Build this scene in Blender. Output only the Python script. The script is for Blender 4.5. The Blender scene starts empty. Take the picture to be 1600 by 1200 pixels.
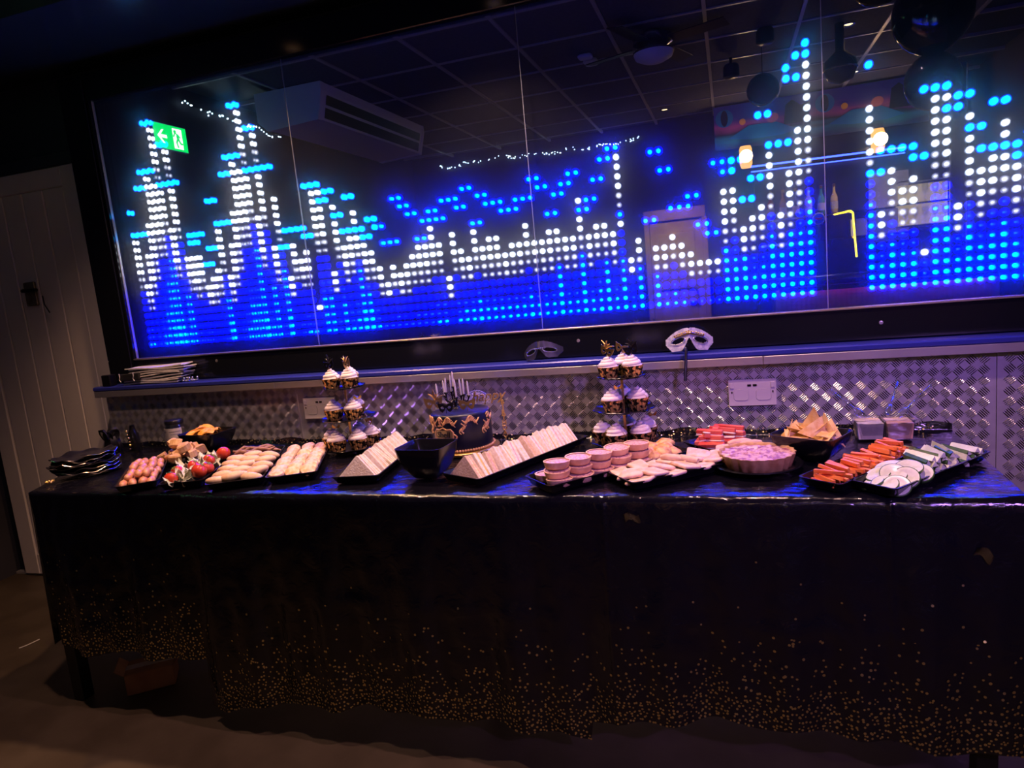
import bpy, bmesh, math, random
from mathutils import Vector, Matrix, noise
R = math.radians
random.seed(7)
SC = bpy.context.scene
COL = SC.collection

# ------------------------------------------------------------------ camera
cam_d = bpy.data.cameras.new('camera'); cam = bpy.data.objects.new('camera', cam_d); COL.objects.link(cam)
cam_d.sensor_fit = 'HORIZONTAL'; cam_d.sensor_width = 36.0; cam_d.lens = 1065.8 / 1600 * 36.0
cam_d.clip_start = 0.01
yaw, pitch, roll = R(18.1775), R(-8.5217), R(-5.4651)
fwd = Vector((-math.sin(yaw) * math.cos(pitch), math.cos(yaw) * math.cos(pitch), math.sin(pitch)))
right = Vector((math.cos(yaw), math.sin(yaw), 0)); up = right.cross(fwd)
r2 = math.cos(roll) * right + math.sin(roll) * up; u2 = -math.sin(roll) * right + math.cos(roll) * up
m = Matrix((r2, u2, -fwd)).transposed().to_4x4(); m.translation = Vector((0.31, -2.2912, 1.2616))
cam.matrix_world = m
SC.camera = cam
# ------------------------------------------------------------------ view, world
vs = SC.view_settings
SC.display_settings.display_device = 'sRGB'
vs.view_transform = 'Standard'; vs.look = 'None'; vs.gamma = 1.0; vs.use_curve_mapping = False
vs.exposure = 0.35
w = bpy.data.worlds.new('world'); SC.world = w; w.use_nodes = True
w.node_tree.nodes['Background'].inputs[0].default_value = (0.01, 0.012, 0.02, 1)
w.node_tree.nodes['Background'].inputs[1].default_value = 0.3
cy = SC.cycles
cy.use_denoising = True
cy.max_bounces = 7; cy.diffuse_bounces = 3; cy.glossy_bounces = 4; cy.transmission_bounces = 6; cy.transparent_max_bounces = 10
cy.caustics_reflective = False; cy.caustics_refractive = False
cy.sample_clamp_indirect = 8.0

# ------------------------------------------------------------------ materials
MATS = {}
def new_mat(name):
    mt = bpy.data.materials.new(name); mt.use_nodes = True
    nt = mt.node_tree
    for n in list(nt.nodes): nt.nodes.remove(n)
    out = nt.nodes.new('ShaderNodeOutputMaterial')
    return mt, nt, out
def mat(name, col=(0.5, 0.5, 0.5), rough=0.5, metal=0.0, col2=None, scale=20.0, bump=0.0, bscale=None, spec=0.5,
        detail=3.0, lo=0.4, hi=0.6, trans=0.0, ior=1.45, sss=0.0, coat=0.0, alpha=1.0):
    if name in MATS: return MATS[name]
    mt, nt, out = new_mat(name)
    b = nt.nodes.new('ShaderNodeBsdfPrincipled')
    b.inputs['Base Color'].default_value = (*col, 1)
    b.inputs['Roughness'].default_value = rough
    b.inputs['Metallic'].default_value = metal
    b.inputs['Specular IOR Level'].default_value = spec
    b.inputs['IOR'].default_value = ior
    b.inputs['Transmission Weight'].default_value = trans
    b.inputs['Coat Weight'].default_value = coat
    b.inputs['Alpha'].default_value = alpha
    if sss > 0:
        b.inputs['Subsurface Weight'].default_value = sss
        b.inputs['Subsurface Radius'].default_value = (0.01, 0.006, 0.004)
    tc = nt.nodes.new('ShaderNodeTexCoord')
    if col2 is not None:
        nz = nt.nodes.new('ShaderNodeTexNoise'); nz.inputs['Scale'].default_value = scale; nz.inputs['Detail'].default_value = detail
        nt.links.new(tc.outputs['Object'], nz.inputs['Vector'])
        rp = nt.nodes.new('ShaderNodeValToRGB')
        rp.color_ramp.elements[0].position = lo; rp.color_ramp.elements[0].color = (*col, 1)
        rp.color_ramp.elements[1].position = hi; rp.color_ramp.elements[1].color = (*col2, 1)
        nt.links.new(nz.outputs['Fac'], rp.inputs['Fac']); nt.links.new(rp.outputs['Color'], b.inputs['Base Color'])
    if bump > 0:
        n2 = nt.nodes.new('ShaderNodeTexNoise'); n2.inputs['Scale'].default_value = bscale or scale; n2.inputs['Detail'].default_value = 4
        nt.links.new(tc.outputs['Object'], n2.inputs['Vector'])
        bp = nt.nodes.new('ShaderNodeBump'); bp.inputs['Strength'].default_value = bump; bp.inputs['Distance'].default_value = 0.004
        nt.links.new(n2.outputs['Fac'], bp.inputs['Height']); nt.links.new(bp.outputs['Normal'], b.inputs['Normal'])
    nt.links.new(b.outputs['BSDF'], out.inputs['Surface'])
    MATS[name] = mt
    return mt
def emit(name, col, s=1.0):
    if name in MATS: return MATS[name]
    mt, nt, out = new_mat(name)
    e = nt.nodes.new('ShaderNodeEmission'); e.inputs[0].default_value = (*col, 1); e.inputs[1].default_value = s
    nt.links.new(e.outputs[0], out.inputs['Surface'])
    MATS[name] = mt
    return mt

def clear(name, tint=(.93, .95, .96), gloss=.12):
    if name in MATS: return MATS[name]
    mt, nt, out = new_mat(name)
    tr = nt.nodes.new('ShaderNodeBsdfTransparent'); tr.inputs[0].default_value = (*tint, 1)
    gl = nt.nodes.new('ShaderNodeBsdfGlossy'); gl.inputs['Roughness'].default_value = .06
    lw = nt.nodes.new('ShaderNodeLayerWeight'); lw.inputs[0].default_value = .35
    ma = nt.nodes.new('ShaderNodeMath'); ma.operation = 'MULTIPLY_ADD'; ma.inputs[1].default_value = .55; ma.inputs[2].default_value = gloss
    nt.links.new(lw.outputs['Facing'], ma.inputs[0])
    mx = nt.nodes.new('ShaderNodeMixShader'); nt.links.new(ma.outputs[0], mx.inputs[0]); nt.links.new(tr.outputs[0], mx.inputs[1]); nt.links.new(gl.outputs[0], mx.inputs[2])
    nt.links.new(mx.outputs[0], out.inputs['Surface']); MATS[name] = mt
    return mt

# ------------------------------------------------------------------ mesh collector
class MB:
    def __init__(s): s.v = []; s.f = []; s.mi = []; s.m = 0; s.M = Matrix.Identity(4)
    def add(s, vs_, fs, mi=None):
        o = len(s.v); M = s.M
        s.v += [tuple(M @ Vector(q)) for q in vs_]
        for f in fs: s.f.append(tuple(i + o for i in f)); s.mi.append(s.m if mi is None else mi)
        return s
    def box(s, x0, x1, y0, y1, z0, z1, mi=None):
        return s.add([(x0, y0, z0), (x1, y0, z0), (x1, y1, z0), (x0, y1, z0), (x0, y0, z1), (x1, y0, z1), (x1, y1, z1), (x0, y1, z1)],
                     [(3, 2, 1, 0), (4, 5, 6, 7), (0, 1, 5, 4), (1, 2, 6, 5), (2, 3, 7, 6), (3, 0, 4, 7)], mi)
    def bbox(s, x0, x1, y0, y1, z0, z1, b=0.004, mi=None):       # box with bevelled vertical and horizontal edges
        lv = [(z0, b), (z0 + b, 0), (z1 - b, 0), (z1, b)]
        return s.loft([[(x0 + i + b, y0 + i), (x1 - i - b, y0 + i), (x1 - i, y0 + i + b), (x1 - i, y1 - i - b), (x1 - i - b, y1 - i), (x0 + i + b, y1 - i), (x0 + i, y1 - i - b), (x0 + i, y0 + i + b)] for z, i in lv], [z for z, i in lv], mi=mi)
    def loft(s, rings, zs, cap0=True, cap1=True, mi=None):       # rings of 2D points at heights
        n = len(rings[0]); vv = []
        for r, z in zip(rings, zs): vv += [(q[0], q[1], z) for q in r]
        ff = []
        for k in range(len(rings) - 1):
            for i in range(n):
                j = (i + 1) % n; ff.append((k * n + i, k * n + j, (k + 1) * n + j, (k + 1) * n + i))
        if cap0: ff.append(tuple(range(n - 1, -1, -1)))
        if cap1: ff.append(tuple((len(rings) - 1) * n + i for i in range(n)))
        return s.add(vv, ff, mi)
    def lathe(s, prof, n=24, cap0=True, cap1=True, flute=None, mi=None):   # prof [(r, z)], flute(k, a) -> radius factor
        rings = []
        for k, (r, z) in enumerate(prof):
            rings.append([((flute(k, 2 * math.pi * i / n) if flute else 1) * r * math.cos(2 * math.pi * i / n), (flute(k, 2 * math.pi * i / n) if flute else 1) * r * math.sin(2 * math.pi * i / n)) for i in range(n)])
        return s.loft(rings, [z for r, z in prof], cap0, cap1, mi)
    def prism(s, pts, z0, z1, mi=None):
        return s.loft([pts, pts], [z0, z1], mi=mi)
    def tube(s, pts, r, n=6, cap=True, mi=None):
        pts = [Vector(q) for q in pts]; rr = r if isinstance(r, (list, tuple)) else [r] * len(pts)
        vv = []; ref = None
        for i, q in enumerate(pts):
            t = (pts[min(i + 1, len(pts) - 1)] - pts[max(i - 1, 0)])
            if t.length < 1e-9: t = Vector((0, 0, 1))
            t.normalize()
            if ref is None: ref = Vector((0, 0, 1)) if abs(t.z) < 0.9 else Vector((1, 0, 0))
            a = t.cross(ref).normalized(); b = a.cross(t).normalized(); ref = b
            for k in range(n):
                an = 2 * math.pi * k / n; vv.append(tuple(q + rr[i] * (math.cos(an) * a + math.sin(an) * b)))
        ff = []
        for i in range(len(pts) - 1):
            for k in range(n):
                j = (k + 1) % n; ff.append((i * n + k, i * n + j, (i + 1) * n + j, (i + 1) * n + k))
        if cap: ff.append(tuple(range(n - 1, -1, -1))); ff.append(tuple((len(pts) - 1) * n + k for k in range(n)))
        return s.add(vv, ff, mi)
    def ball(s, c, r, nu=12, nv=8, sq=(1, 1, 1), mi=None, f=None):
        c = Vector(c); vv = [tuple(c + Vector((0, 0, -r * sq[2])))]
        for j in range(1, nv):
            ph = -math.pi / 2 + math.pi * j / nv
            for i in range(nu):
                th = 2 * math.pi * i / nu; d = Vector((math.cos(ph) * math.cos(th) * sq[0], math.cos(ph) * math.sin(th) * sq[1], math.sin(ph) * sq[2]))
                vv.append(tuple(c + d * r * (f(th, ph) if f else 1)))
        vv.append(tuple(c + Vector((0, 0, r * sq[2])))); ff = []
        for i in range(nu): ff.append((0, 1 + (i + 1) % nu, 1 + i))
        for j in range(nv - 2):
            for i in range(nu):
                a = 1 + j * nu; k = (i + 1) % nu; ff.append((a + i, a + k, a + nu + k, a + nu + i))
        a = 1 + (nv - 2) * nu
        for i in range(nu): ff.append((a + i, a + (i + 1) % nu, len(vv) - 1))
        return s.add(vv, ff, mi)
    def grid(s, fn, nu, nv, keep=None, thick=0.0, mi=None):      # fn(u,v)->xyz ; double sided when thick
        vv = [tuple(fn(i / nu, j / nv)) for j in range(nv + 1) for i in range(nu + 1)]
        ff = []
        for j in range(nv):
            for i in range(nu):
                if keep and not keep((i + .5) / nu, (j + .5) / nv): continue
                a = j * (nu + 1) + i; ff.append((a, a + 1, a + nu + 2, a + nu + 1))
        if thick:
            nrm = [Vector((0, 0, 0)) for _ in vv]
            for f in ff:
                a, b, c = Vector(vv[f[0]]), Vector(vv[f[1]]), Vector(vv[f[3]]); q = (b - a).cross(c - a)
                for k in f: nrm[k] += q
            o = len(vv)
            vv = vv + [tuple(Vector(q) - (nn.normalized() * thick if nn.length > 0 else Vector((0, 0, thick)))) for q, nn in zip(vv, nrm)]
            ed = {}
            for f in ff:
                for k in range(4):
                    e = (f[k], f[(k + 1) % 4]); ed[e] = 1
            sides = [(e[1], e[0], e[0] + o, e[1] + o) for e in ed if (e[1], e[0]) not in ed]
            ff = ff + [tuple(i + o for i in reversed(f)) for f in ff] + sides
        return s.add(vv, ff, mi)
    def mesh(s, name, mats, smooth=None):
        me = bpy.data.meshes.new(name); me.from_pydata(s.v, [], s.f); 
        for q in (mats if isinstance(mats, (list, tuple)) else [mats]): me.materials.append(q)
        if any(s.mi): me.polygons.foreach_set('material_index', s.mi)
        if smooth is not None:
            me.polygons.foreach_set('use_smooth', [True] * len(me.polygons))
            if smooth < 179: me.set_sharp_from_angle(angle=R(smooth))
        me.update()
        return me
    def build(s, name, mats, parent=None, smooth=None, loc=None, rot=None):
        return obj(name, s.mesh(name, mats, smooth), parent, loc, rot)
def obj(name, me, parent=None, loc=None, rot=None, scale=None):
    o = bpy.data.objects.new(name, me); COL.objects.link(o)
    if parent: o.parent = parent
    if loc is not None: o.location = loc
    if rot is not None: o.rotation_euler = rot
    if scale is not None: o.scale = scale
    return o
def tag(o, label=None, cat=None, group=None, kind=None):
    if label: o['label'] = label
    if cat: o['category'] = cat
    if group: o['group'] = group
    if kind: o['kind'] = kind
    return o
def thing(name, label, cat, loc=(0, 0, 0), rot=(0, 0, 0), group=None):
    return tag(obj(name, None, None, loc, rot), label, cat, group)
def struct(o): o['kind'] = 'structure'; return o
def stuff(o): o['kind'] = 'stuff'; return o
def sstep(a, b, x):
    t = max(0, min(1, (x - a) / (b - a))); return t * t * (3 - 2 * t)
def rrect(hx, hy, r, n=4):
    pts = []
    for cx, cy_, a0 in ((hx - r, hy - r, 0), (-hx + r, hy - r, 90), (-hx + r, -hy + r, 180), (hx - r, -hy + r, 270)):
        for k in range(n + 1):
            a = R(a0 + 90 * k / n); pts.append((cx + r * math.cos(a), cy_ + r * math.sin(a)))
    return pts
def rv(a, b): return random.uniform(a, b)

# ------------------------------------------------------------------ ceiling lamps (they light the room)
M_chrome = mat('chrome', (0.7, 0.7, 0.72), 0.15, 1.0)
def downlight(x, y, z, col, watt, label, size=110, tilt=(0, 0), group=None, glow=4):
    t = thing('downlight', label, 'ceiling light', (x, y, z), group=group)
    MB().lathe([(0.045, 0.0), (0.045, -0.006), (0.034, -0.006), (0.030, -0.001)], 20, cap0=True, cap1=False).build('bezel', M_chrome, t, 30)
    MB().lathe([(0.028, -0.002), (0.02, -0.005), (0.006, -0.006)], 16).build('bulb', emit('bulb_%d_%d_%d' % tuple(int(c * 99) for c in col), col, glow), t, 60)
    ld = bpy.data.lights.new('lamp_beam', 'SPOT'); ld.energy = watt; ld.color = col; ld.spot_size = R(size); ld.spot_blend = 0.6; ld.shadow_soft_size = 0.03
    lo = bpy.data.objects.new('lamp_beam', ld); COL.objects.link(lo); lo.parent = t; lo.location = (0, 0, -0.012); lo.rotation_euler = (R(tilt[0]), R(tilt[1]), 0)
    return t
CEIL = 2.80
downlight(-1.40, -0.29, 2.325, (1.0, 0.52, 0.26), 55, 'amber recessed downlight above the sausage end of the buffet', glow=1.2)
downlight(-1.25, -0.95, CEIL, (1.0, 0.56, 0.42), 62, 'peach recessed downlight in the tiles above the sausage rolls')
downlight(-0.50, -0.31, 2.325, (1.0, 0.60, 0.48), 68, 'peach recessed downlight above the birthday cake', glow=1.2)
downlight(0.45, -0.80, CEIL, (1.0, 0.52, 0.50), 105, 'rosy recessed downlight above the quiche')
downlight(1.18, -3.14, CEIL, (1.0, 0.72, 0.30), 58, 'yellow recessed downlight in the middle of the tiled ceiling')
# ------------------------------------------------------------------ room shell
M_floor = mat('floor_vinyl', (0.050, 0.037, 0.024), 0.5, col2=(0.068, 0.052, 0.035), scale=6, bump=0.1, bscale=60)
M_dark = mat('dark_paint', (0.018, 0.024, 0.038), 0.4, col2=(0.022, 0.029, 0.045), scale=4)
M_gloss = mat('black_gloss_paint', (0.006, 0.007, 0.010), 0.16, bump=0.04, bscale=18)
M_wall = mat('room_wall', (0.03, 0.03, 0.045), 0.7, col2=(0.04, 0.038, 0.05), scale=3)
M_tile = mat('ceiling_tile', (0.085, 0.088, 0.115), 0.85, col2=(0.105, 0.108, 0.14), scale=40, bump=0.3, bscale=160)
M_tbar = mat('ceiling_bar', (0.55, 0.52, 0.5), 0.35, 0.3)
M_alu = mat('brushed_aluminium', (0.62, 0.60, 0.60), 0.33, 0.85, col2=(0.68, 0.66, 0.66), scale=6)
M_plate = mat('tread_plate_aluminium', (0.46, 0.45, 0.47), 0.46, 0.55, col2=(0.54, 0.53, 0.55), scale=9, bump=0.15, bscale=90)
M_bar = mat('worn_tread_bar', (.60, .59, .60), .20, 1.0)
M_white_paint = mat('grey_white_paint', (0.62, 0.58, 0.58), 0.42, col2=(0.66, 0.62, 0.61), scale=5, bump=0.06, bscale=25)
XL, XR, YF = -3.30, 2.60, -5.50
struct(MB().box(XL - .1, XR + .1, YF - .1, 0.25, -0.05, 0).build('floor', M_floor))
struct(MB().box(XL - .1, XR + .1, 0.15, 0.25, 0, CEIL + .1).build('wall_back', M_dark))
struct(MB().box(XL - .1, XL, YF - .1, 0.25, 0, CEIL + .1).build('wall_left', M_wall))
struct(MB().box(XR, XR + .1, YF - .1, 0.25, 0, CEIL + .1).build('wall_right', M_wall))
struct(MB().box(XL - .1, XR + .1, YF - .1, YF, 0, CEIL + .1).build('wall_front', M_wall))
struct(MB().box(XL, XR, -0.38, 0.15, 2.325, CEIL).build('trim_3', mat('teal_black_gloss', (.022, .036, .05), .22, bump=.05, bscale=14)))                     # bulkhead over the display
ceil = struct(MB().box(XL - .1, XR + .1, YF - .1, 0.25, CEIL + 0.02, CEIL + .1).build('ceiling', M_dark))
tile = MB().bbox(-.288, .288, -.288, .288, 0.0, 0.018, 0.003).mesh('tile', M_tile)
xs_ = [-3.36 + .6 * i for i in range(11)]; ys_ = [-0.47 - .6 * j for j in range(10)]
for i in range(10):
    for j in range(9):
        cx_, cy_ = xs_[i] + .3, ys_[j] - .3
        if cx_ - .28 < XL: 
            continue
        if cx_ + .28 > XR or cy_ - .28 < YF: continue
        obj('tile', tile, ceil, (cx_, cy_, CEIL + .002))
for x in xs_:
    if XL < x < XR: MB().box(x - .012, x + .012, YF, -.38, CEIL - .006, CEIL + .02).build('ceiling_bar', M_tbar, ceil)
for y in ys_:
    if y > YF + .05: MB().box(XL, XR, y - .011, y + .011, CEIL - .005, CEIL + .02).build('ceiling_bar', M_tbar, ceil)

# lower wall clad in tread plate, ledge and its aluminium edge
dado = struct(MB().box(-2.33, 2.2, 0.004, 0.15, 0.0, 0.952).build('wall_lower', M_dark))
def bar_mesh(mb, cx, cz, ang, L=0.0150, wd=0.0016, h=0.0014):
    c, s_ = math.cos(ang), math.sin(ang)
    def P(a, b, y): return (cx + a * c - b * s_, y, cz + a * s_ + b * c)
    mb.add([P(-L, 0, 0), P(-L * .55, -wd, 0), P(L * .55, -wd, 0), P(L, 0, 0), P(L * .55, wd, 0), P(-L * .55, wd, 0), P(-L * .5, 0, -h), P(L * .5, 0, -h)],
           [(0, 1, 6), (1, 2, 7, 6), (2, 3, 7), (3, 4, 7), (4, 5, 6, 7), (5, 0, 6)])
PW = 0.0325
joints = [-2.33, -1.344, 1.04, 2.2]
for a, b in zip(joints, joints[1:]):
    pl = MB().box(a + .001, b - .001, 0.0, 0.004, 0.02, 0.95).build('tread_plate', M_plate, dado)
    mb = MB()
    for i in range(int(a / PW) - 1, int(b / PW) + 2):
        for j in range(int(0.56 / PW), int(0.955 / PW) + 1):
            cx_, cz_ = i * PW, j * PW
            if cx_ < a + .018 or cx_ > b - .018 or cz_ > .93 or cx_ > 1.5: continue
            ang = R(42) if (i + j) % 2 else R(-48)
            for k in range(-2, 3):
                o_ = k * 0.0054
                bar_mesh(mb, cx_ - o_ * math.sin(ang), cz_ + o_ * math.cos(ang), ang, 0.0155 - 0.0010 * abs(k))
    stuff(mb.build('tread_bars', M_bar, pl))
ledge = struct(MB().bbox(-2.36, 2.2, -0.035, 0.15, 0.957, 0.9756, 0.004).build('trim_1', mat('ledge_gloss', (.025, .035, .28), .3, spec=.45, bump=.05, bscale=30)))  # blue of the display's light is put into the ledge colour
for a, b in ((-2.355, -1.4175), (-1.4165, 0.4015), (0.4025, 2.2)):
    MB().bbox(a, b, -0.034, 0.0, 0.930, 0.9565, 0.0015).build('edge_strip', M_alu, ledge)
MB().tube([(-1.344, -0.001, z / 10) for z in (6, 7, 8, 9)], 0.002, 6).build('joint_bead', M_alu, dado)

# sockets
M_sock = mat('socket_plastic', (0.62, 0.58, 0.58), 0.35)
M_black = mat('black_plastic', (0.006, 0.006, 0.008), 0.3)
M_sockline = mat('socket_line', (0.25, 0.23, 0.24), 0.5)
def socket(x, ztop, label):
    t = thing('wall_socket', label, 'socket', (x + .073, 0, ztop - .043))
    MB().bbox(-.073, .073, -.010, 0, -.043, .043, .002).build('face_plate', M_sock, t)
    for sx in (-1, 1):
        pts = [(sx * .034 + q[0], q[1] - .006) for q in rrect(.022, .018, .009)]
        mb = MB(); mb.M = Matrix.Rotation(R(90), 4, 'X'); mb.prism(pts, .0100, .0112); mb.build('outlet_rim', M_sock, t)
        r_ = MB(); 
        r_.tube([(q[0], -.0105, q[1]) for q in pts + pts[:1]], .0006, 4); r_.build('outlet_groove', M_sockline, t)
        MB().bbox(sx * .062 - .006, sx * .062 + .006, -.013, -.010, .016, .034, .001).build('switch', M_sock, t)
        MB().box(sx * .062 - .002, sx * .062 + .002, -.0112, -.010, .0, .006).build('neon_window', M_black, t)
    for k in (-1, 1):
        MB().bbox(k * .0085 - .006, k * .0085 + .006, -.0112, -.0098, .021, .028, .0005).build('usb_port', M_black, t)
socket(-1.315, .8847, 'white double wall socket beside the cupcake stand with two mask toppers')
socket(0.293, .8799, 'white double wall socket above the red seafood sticks')

# door of vertical boards
door = struct(obj('door_1', None, None, (0, 0, 0)))
MB().box(-3.215, -2.352, .128, .15, .01, 1.955).build('door_core', M_white_paint, door)
edges = [-3.11, -2.99, -2.87, -2.744, -2.617, -2.490]
for a, b in zip(edges, edges[1:]):
    MB().bbox(a + .0022, b - .0022, .118, .129, .12, 1.868, .004).build('plank', M_white_paint, door)
MB().bbox(-2.487, -2.352, .112, .129, .01, 1.955, .004).build('stile', M_white_paint, door)
MB().bbox(-3.215, -3.113, .112, .129, .01, 1.955, .004).build('stile', M_white_paint, door)
MB().bbox(-3.113, -2.487, .114, .129, 1.868, 1.955, .004).build('rail', M_white_paint, door)
MB().bbox(-3.113, -2.487, .114, .129, .01, .12, .004).build('rail', M_white_paint, door)
M_iron = mat('dark_iron', (0.02, 0.018, 0.015), 0.4, 0.6)
hd = MB().bbox(-2.83, -2.76, .106, .119, 1.36, 1.47, .003).build('latch_plate', mat('worn_brass', (0.20, 0.15, 0.08), .45, .7, col2=(.28, .24, .16), scale=30), door)
MB().tube([(-2.80, .106, 1.43), (-2.80, .075, 1.43), (-2.785, .068, 1.43), (-2.70, .066, 1.428)], .0085, 8).build('lever_handle', M_iron, hd, 60)
MB().tube([(-2.70, .09, 1.40), (-2.692, .085, 1.36), (-2.675, .09, 1.32)], .003, 5).build('cord_loop', M_iron, hd)
struct(MB().bbox(-3.29, -2.345, .11, .15, 1.957, 2.01, .003).build('trim_2', M_dark))
struct(MB().box(XL, -2.35, .125, .15, 0, .012).build('trim_4', mat('worn_threshold', (.35, .33, .3), .5)))
# ------------------------------------------------------------------ LED equaliser display behind half-mirrored glass
disp = thing('led_display', 'wide black-framed equaliser display of blue and white lights behind mirrored glass', 'display', (0, 0, 0))
GB, GT, GX0 = 1.0787, 2.167, -2.1855
panes = [GX0, -1.2565, -0.3297, 0.6049, 1.532]
MB().box(-2.24, 1.6, .118, .148, GB - .05, GT + .05).build('back_board', mat('display_board', (0.018, 0.018, 0.022), 0.6), disp)
fr = M_gloss
MB().bbox(-2.34, 1.72, .050, .148, .978, GB, .003).build('frame_rail', fr, disp)
MB().bbox(-2.34, 1.72, .050, .148, GT, 2.275, .003).build('frame_rail', fr, disp)
MB().bbox(-2.34, GX0, .050, .148, GB, GT, .003).build('frame_stile', fr, disp)
MB().bbox(1.532, 1.72, .050, .148, GB, GT, .003).build('frame_stile', fr, disp)
MB().bbox(-2.325, -2.20, .042, .0505, .99, 2.26, .003).build('frame_moulding', fr, disp)
MB().bbox(GX0 - .001, GX0 + .002, .062, .074, GB, GT, .001).build('glazing_bead', M_alu, disp)
MB().bbox(GX0, 1.53, .044, .074, GB - .002, GB + .0035, .001).build('glazing_bead', mat('brass_bead', (.6, .5, .3), .3, .9), disp)
def glass_mat():
    mt, nt, out = new_mat('half_mirror_glass')
    tr = nt.nodes.new('ShaderNodeBsdfTransparent'); tr.inputs[0].default_value = (.98, .99, 1, 1)
    hz = nt.nodes.new('ShaderNodeBsdfRefraction'); hz.inputs['Roughness'].default_value = .38; hz.inputs['IOR'].default_value = 1.42
    gl = nt.nodes.new('ShaderNodeBsdfGlossy'); gl.inputs['Roughness'].default_value = 0.0; gl.inputs[0].default_value = (.92, .95, 1, 1)
    m1 = nt.nodes.new('ShaderNodeMixShader'); m1.inputs[0].default_value = .40
    m2 = nt.nodes.new('ShaderNodeMixShader'); m2.inputs[0].default_value = .48
    nt.links.new(tr.outputs[0], m1.inputs[1]); nt.links.new(hz.outputs[0], m1.inputs[2])
    nt.links.new(m1.outputs[0], m2.inputs[1]); nt.links.new(gl.outputs[0], m2.inputs[2]); nt.links.new(m2.outputs[0], out.inputs['Surface'])
    return mt
def halo_film_mat():
    mt, nt, out = new_mat('halo_film_back')
    tr = nt.nodes.new('ShaderNodeBsdfTransparent'); tr.inputs[0].default_value = (.97, .98, .99, 1)
    tl = nt.nodes.new('ShaderNodeBsdfTranslucent'); tl.inputs[0].default_value = (.9, .92, 1, 1)      # added translucent film that spreads halos around the lights
    mx = nt.nodes.new('ShaderNodeMixShader'); mx.inputs[0].default_value = .065
    nt.links.new(tr.outputs[0], mx.inputs[1]); nt.links.new(tl.outputs[0], mx.inputs[2]); nt.links.new(mx.outputs[0], out.inputs['Surface'])
    return mt
MG, MGB = glass_mat(), halo_film_mat()
M_edge = mat('glass_edge', (.30, .33, .36), .3)
for a, b in zip(panes, panes[1:]):
    mb = MB(); a += .0012; b -= .0012; y0, y1 = .068, .073
    mb.add([(a, y0, GB), (b, y0, GB), (b, y1, GB), (a, y1, GB), (a, y0, GT), (b, y0, GT), (b, y1, GT), (a, y1, GT)],
           [(0, 1, 5, 4)], 0)
    mb.add([(a, y0, GB), (b, y0, GB), (b, y1, GB), (a, y1, GB), (a, y0, GT), (b, y0, GT), (b, y1, GT), (a, y1, GT)],
           [(2, 3, 7, 6)], 1)
    mb.add([(a, y0, GB), (b, y0, GB), (b, y1, GB), (a, y1, GB), (a, y0, GT), (b, y0, GT), (b, y1, GT), (a, y1, GT)],
           [(3, 2, 1, 0), (4, 5, 6, 7), (1, 2, 6, 5), (3, 0, 4, 7)], 2)
    mb.build('glass_pane', [MG, MGB, M_edge], disp)
for x in panes[1:-1]:
    MB().box(x - .0011, x + .0011, .069, .074, GB, GT).build('joint_seal', M_edge, disp)

# columns of lights: (column, top row, length) of the white bars and (column, row) of the blue peaks, read off the display
WHITE = [(-28,14,7),(-27,8,4),(-26,12,6),(-25,16,8),(-24,22,11),(-23,21,10),(-22,20,6),(-22,28,7),(-21,15,7),(-20,20,7),(-20,25,4),(-19,11,5),(-18,11,6),(-17,11,5),(-16,7,3),(-15,8,4),(-14,9,4),(-13,14,6),(-12,8,4),(-11,12,6),(-10,16,8),(-9,22,11),(-8,21,10),(-7,20,6),(-7,28,7),(-6,15,7),(-5,20,7),(-5,25,4),(-4,11,5),(-3,17,6),(-2,7,3),(-1,11,5),(0,9,4),(1,10,5),(2,3,1),(3,17,8),(4,15,6),(4,17,1),(5,7,3),(6,13,5),(6,15,1),(7,10,5),(8,11,5),(9,11,3),(9,14,2),(10,10,5),(11,9,4),(12,7,4),(13,5,2),(14,7,3),(15,6,3),(16,7,4),(17,8,4),(18,9,5),(19,9,5),(20,11,6),(21,9,4),(22,5,3),(23,10,5),(24,8,4),(25,7,3),(26,10,5),(27,8,4),(28,9,5),(29,9,5),(30,7,3),(31,8,4),(32,8,4),(33,10,5),(34,8,4),(35,8,4),(36,9,5),(37,9,4),(38,8,4),(39,8,4),(40,10,4),(40,12,1),(41,8,4),(42,9,4),(43,9,4),(44,8,4),(45,9,1),(45,16,6),(46,5,2),(47,7,3),(49,6,3),(50,6,3),(51,7,3),(52,6,3),(53,5,3),(54,4,2),(55,4,2),(56,4,2),(57,11,6),(58,11,5),(59,7,3),(60,8,4),(61,9,4),(62,14,6),(63,8,4),(64,12,6),(65,16,8),(66,22,11),(72,17,7),(73,7,3),(74,11,5),(75,9,4),(76,10,5),(77,3,1),(78,17,8),(79,15,6),(79,17,1),(80,7,3),(81,13,6),(81,15,1),(82,10,5),(83,11,5),(84,11,4),(84,14,2),(85,10,5),(86,10,5)]
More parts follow.
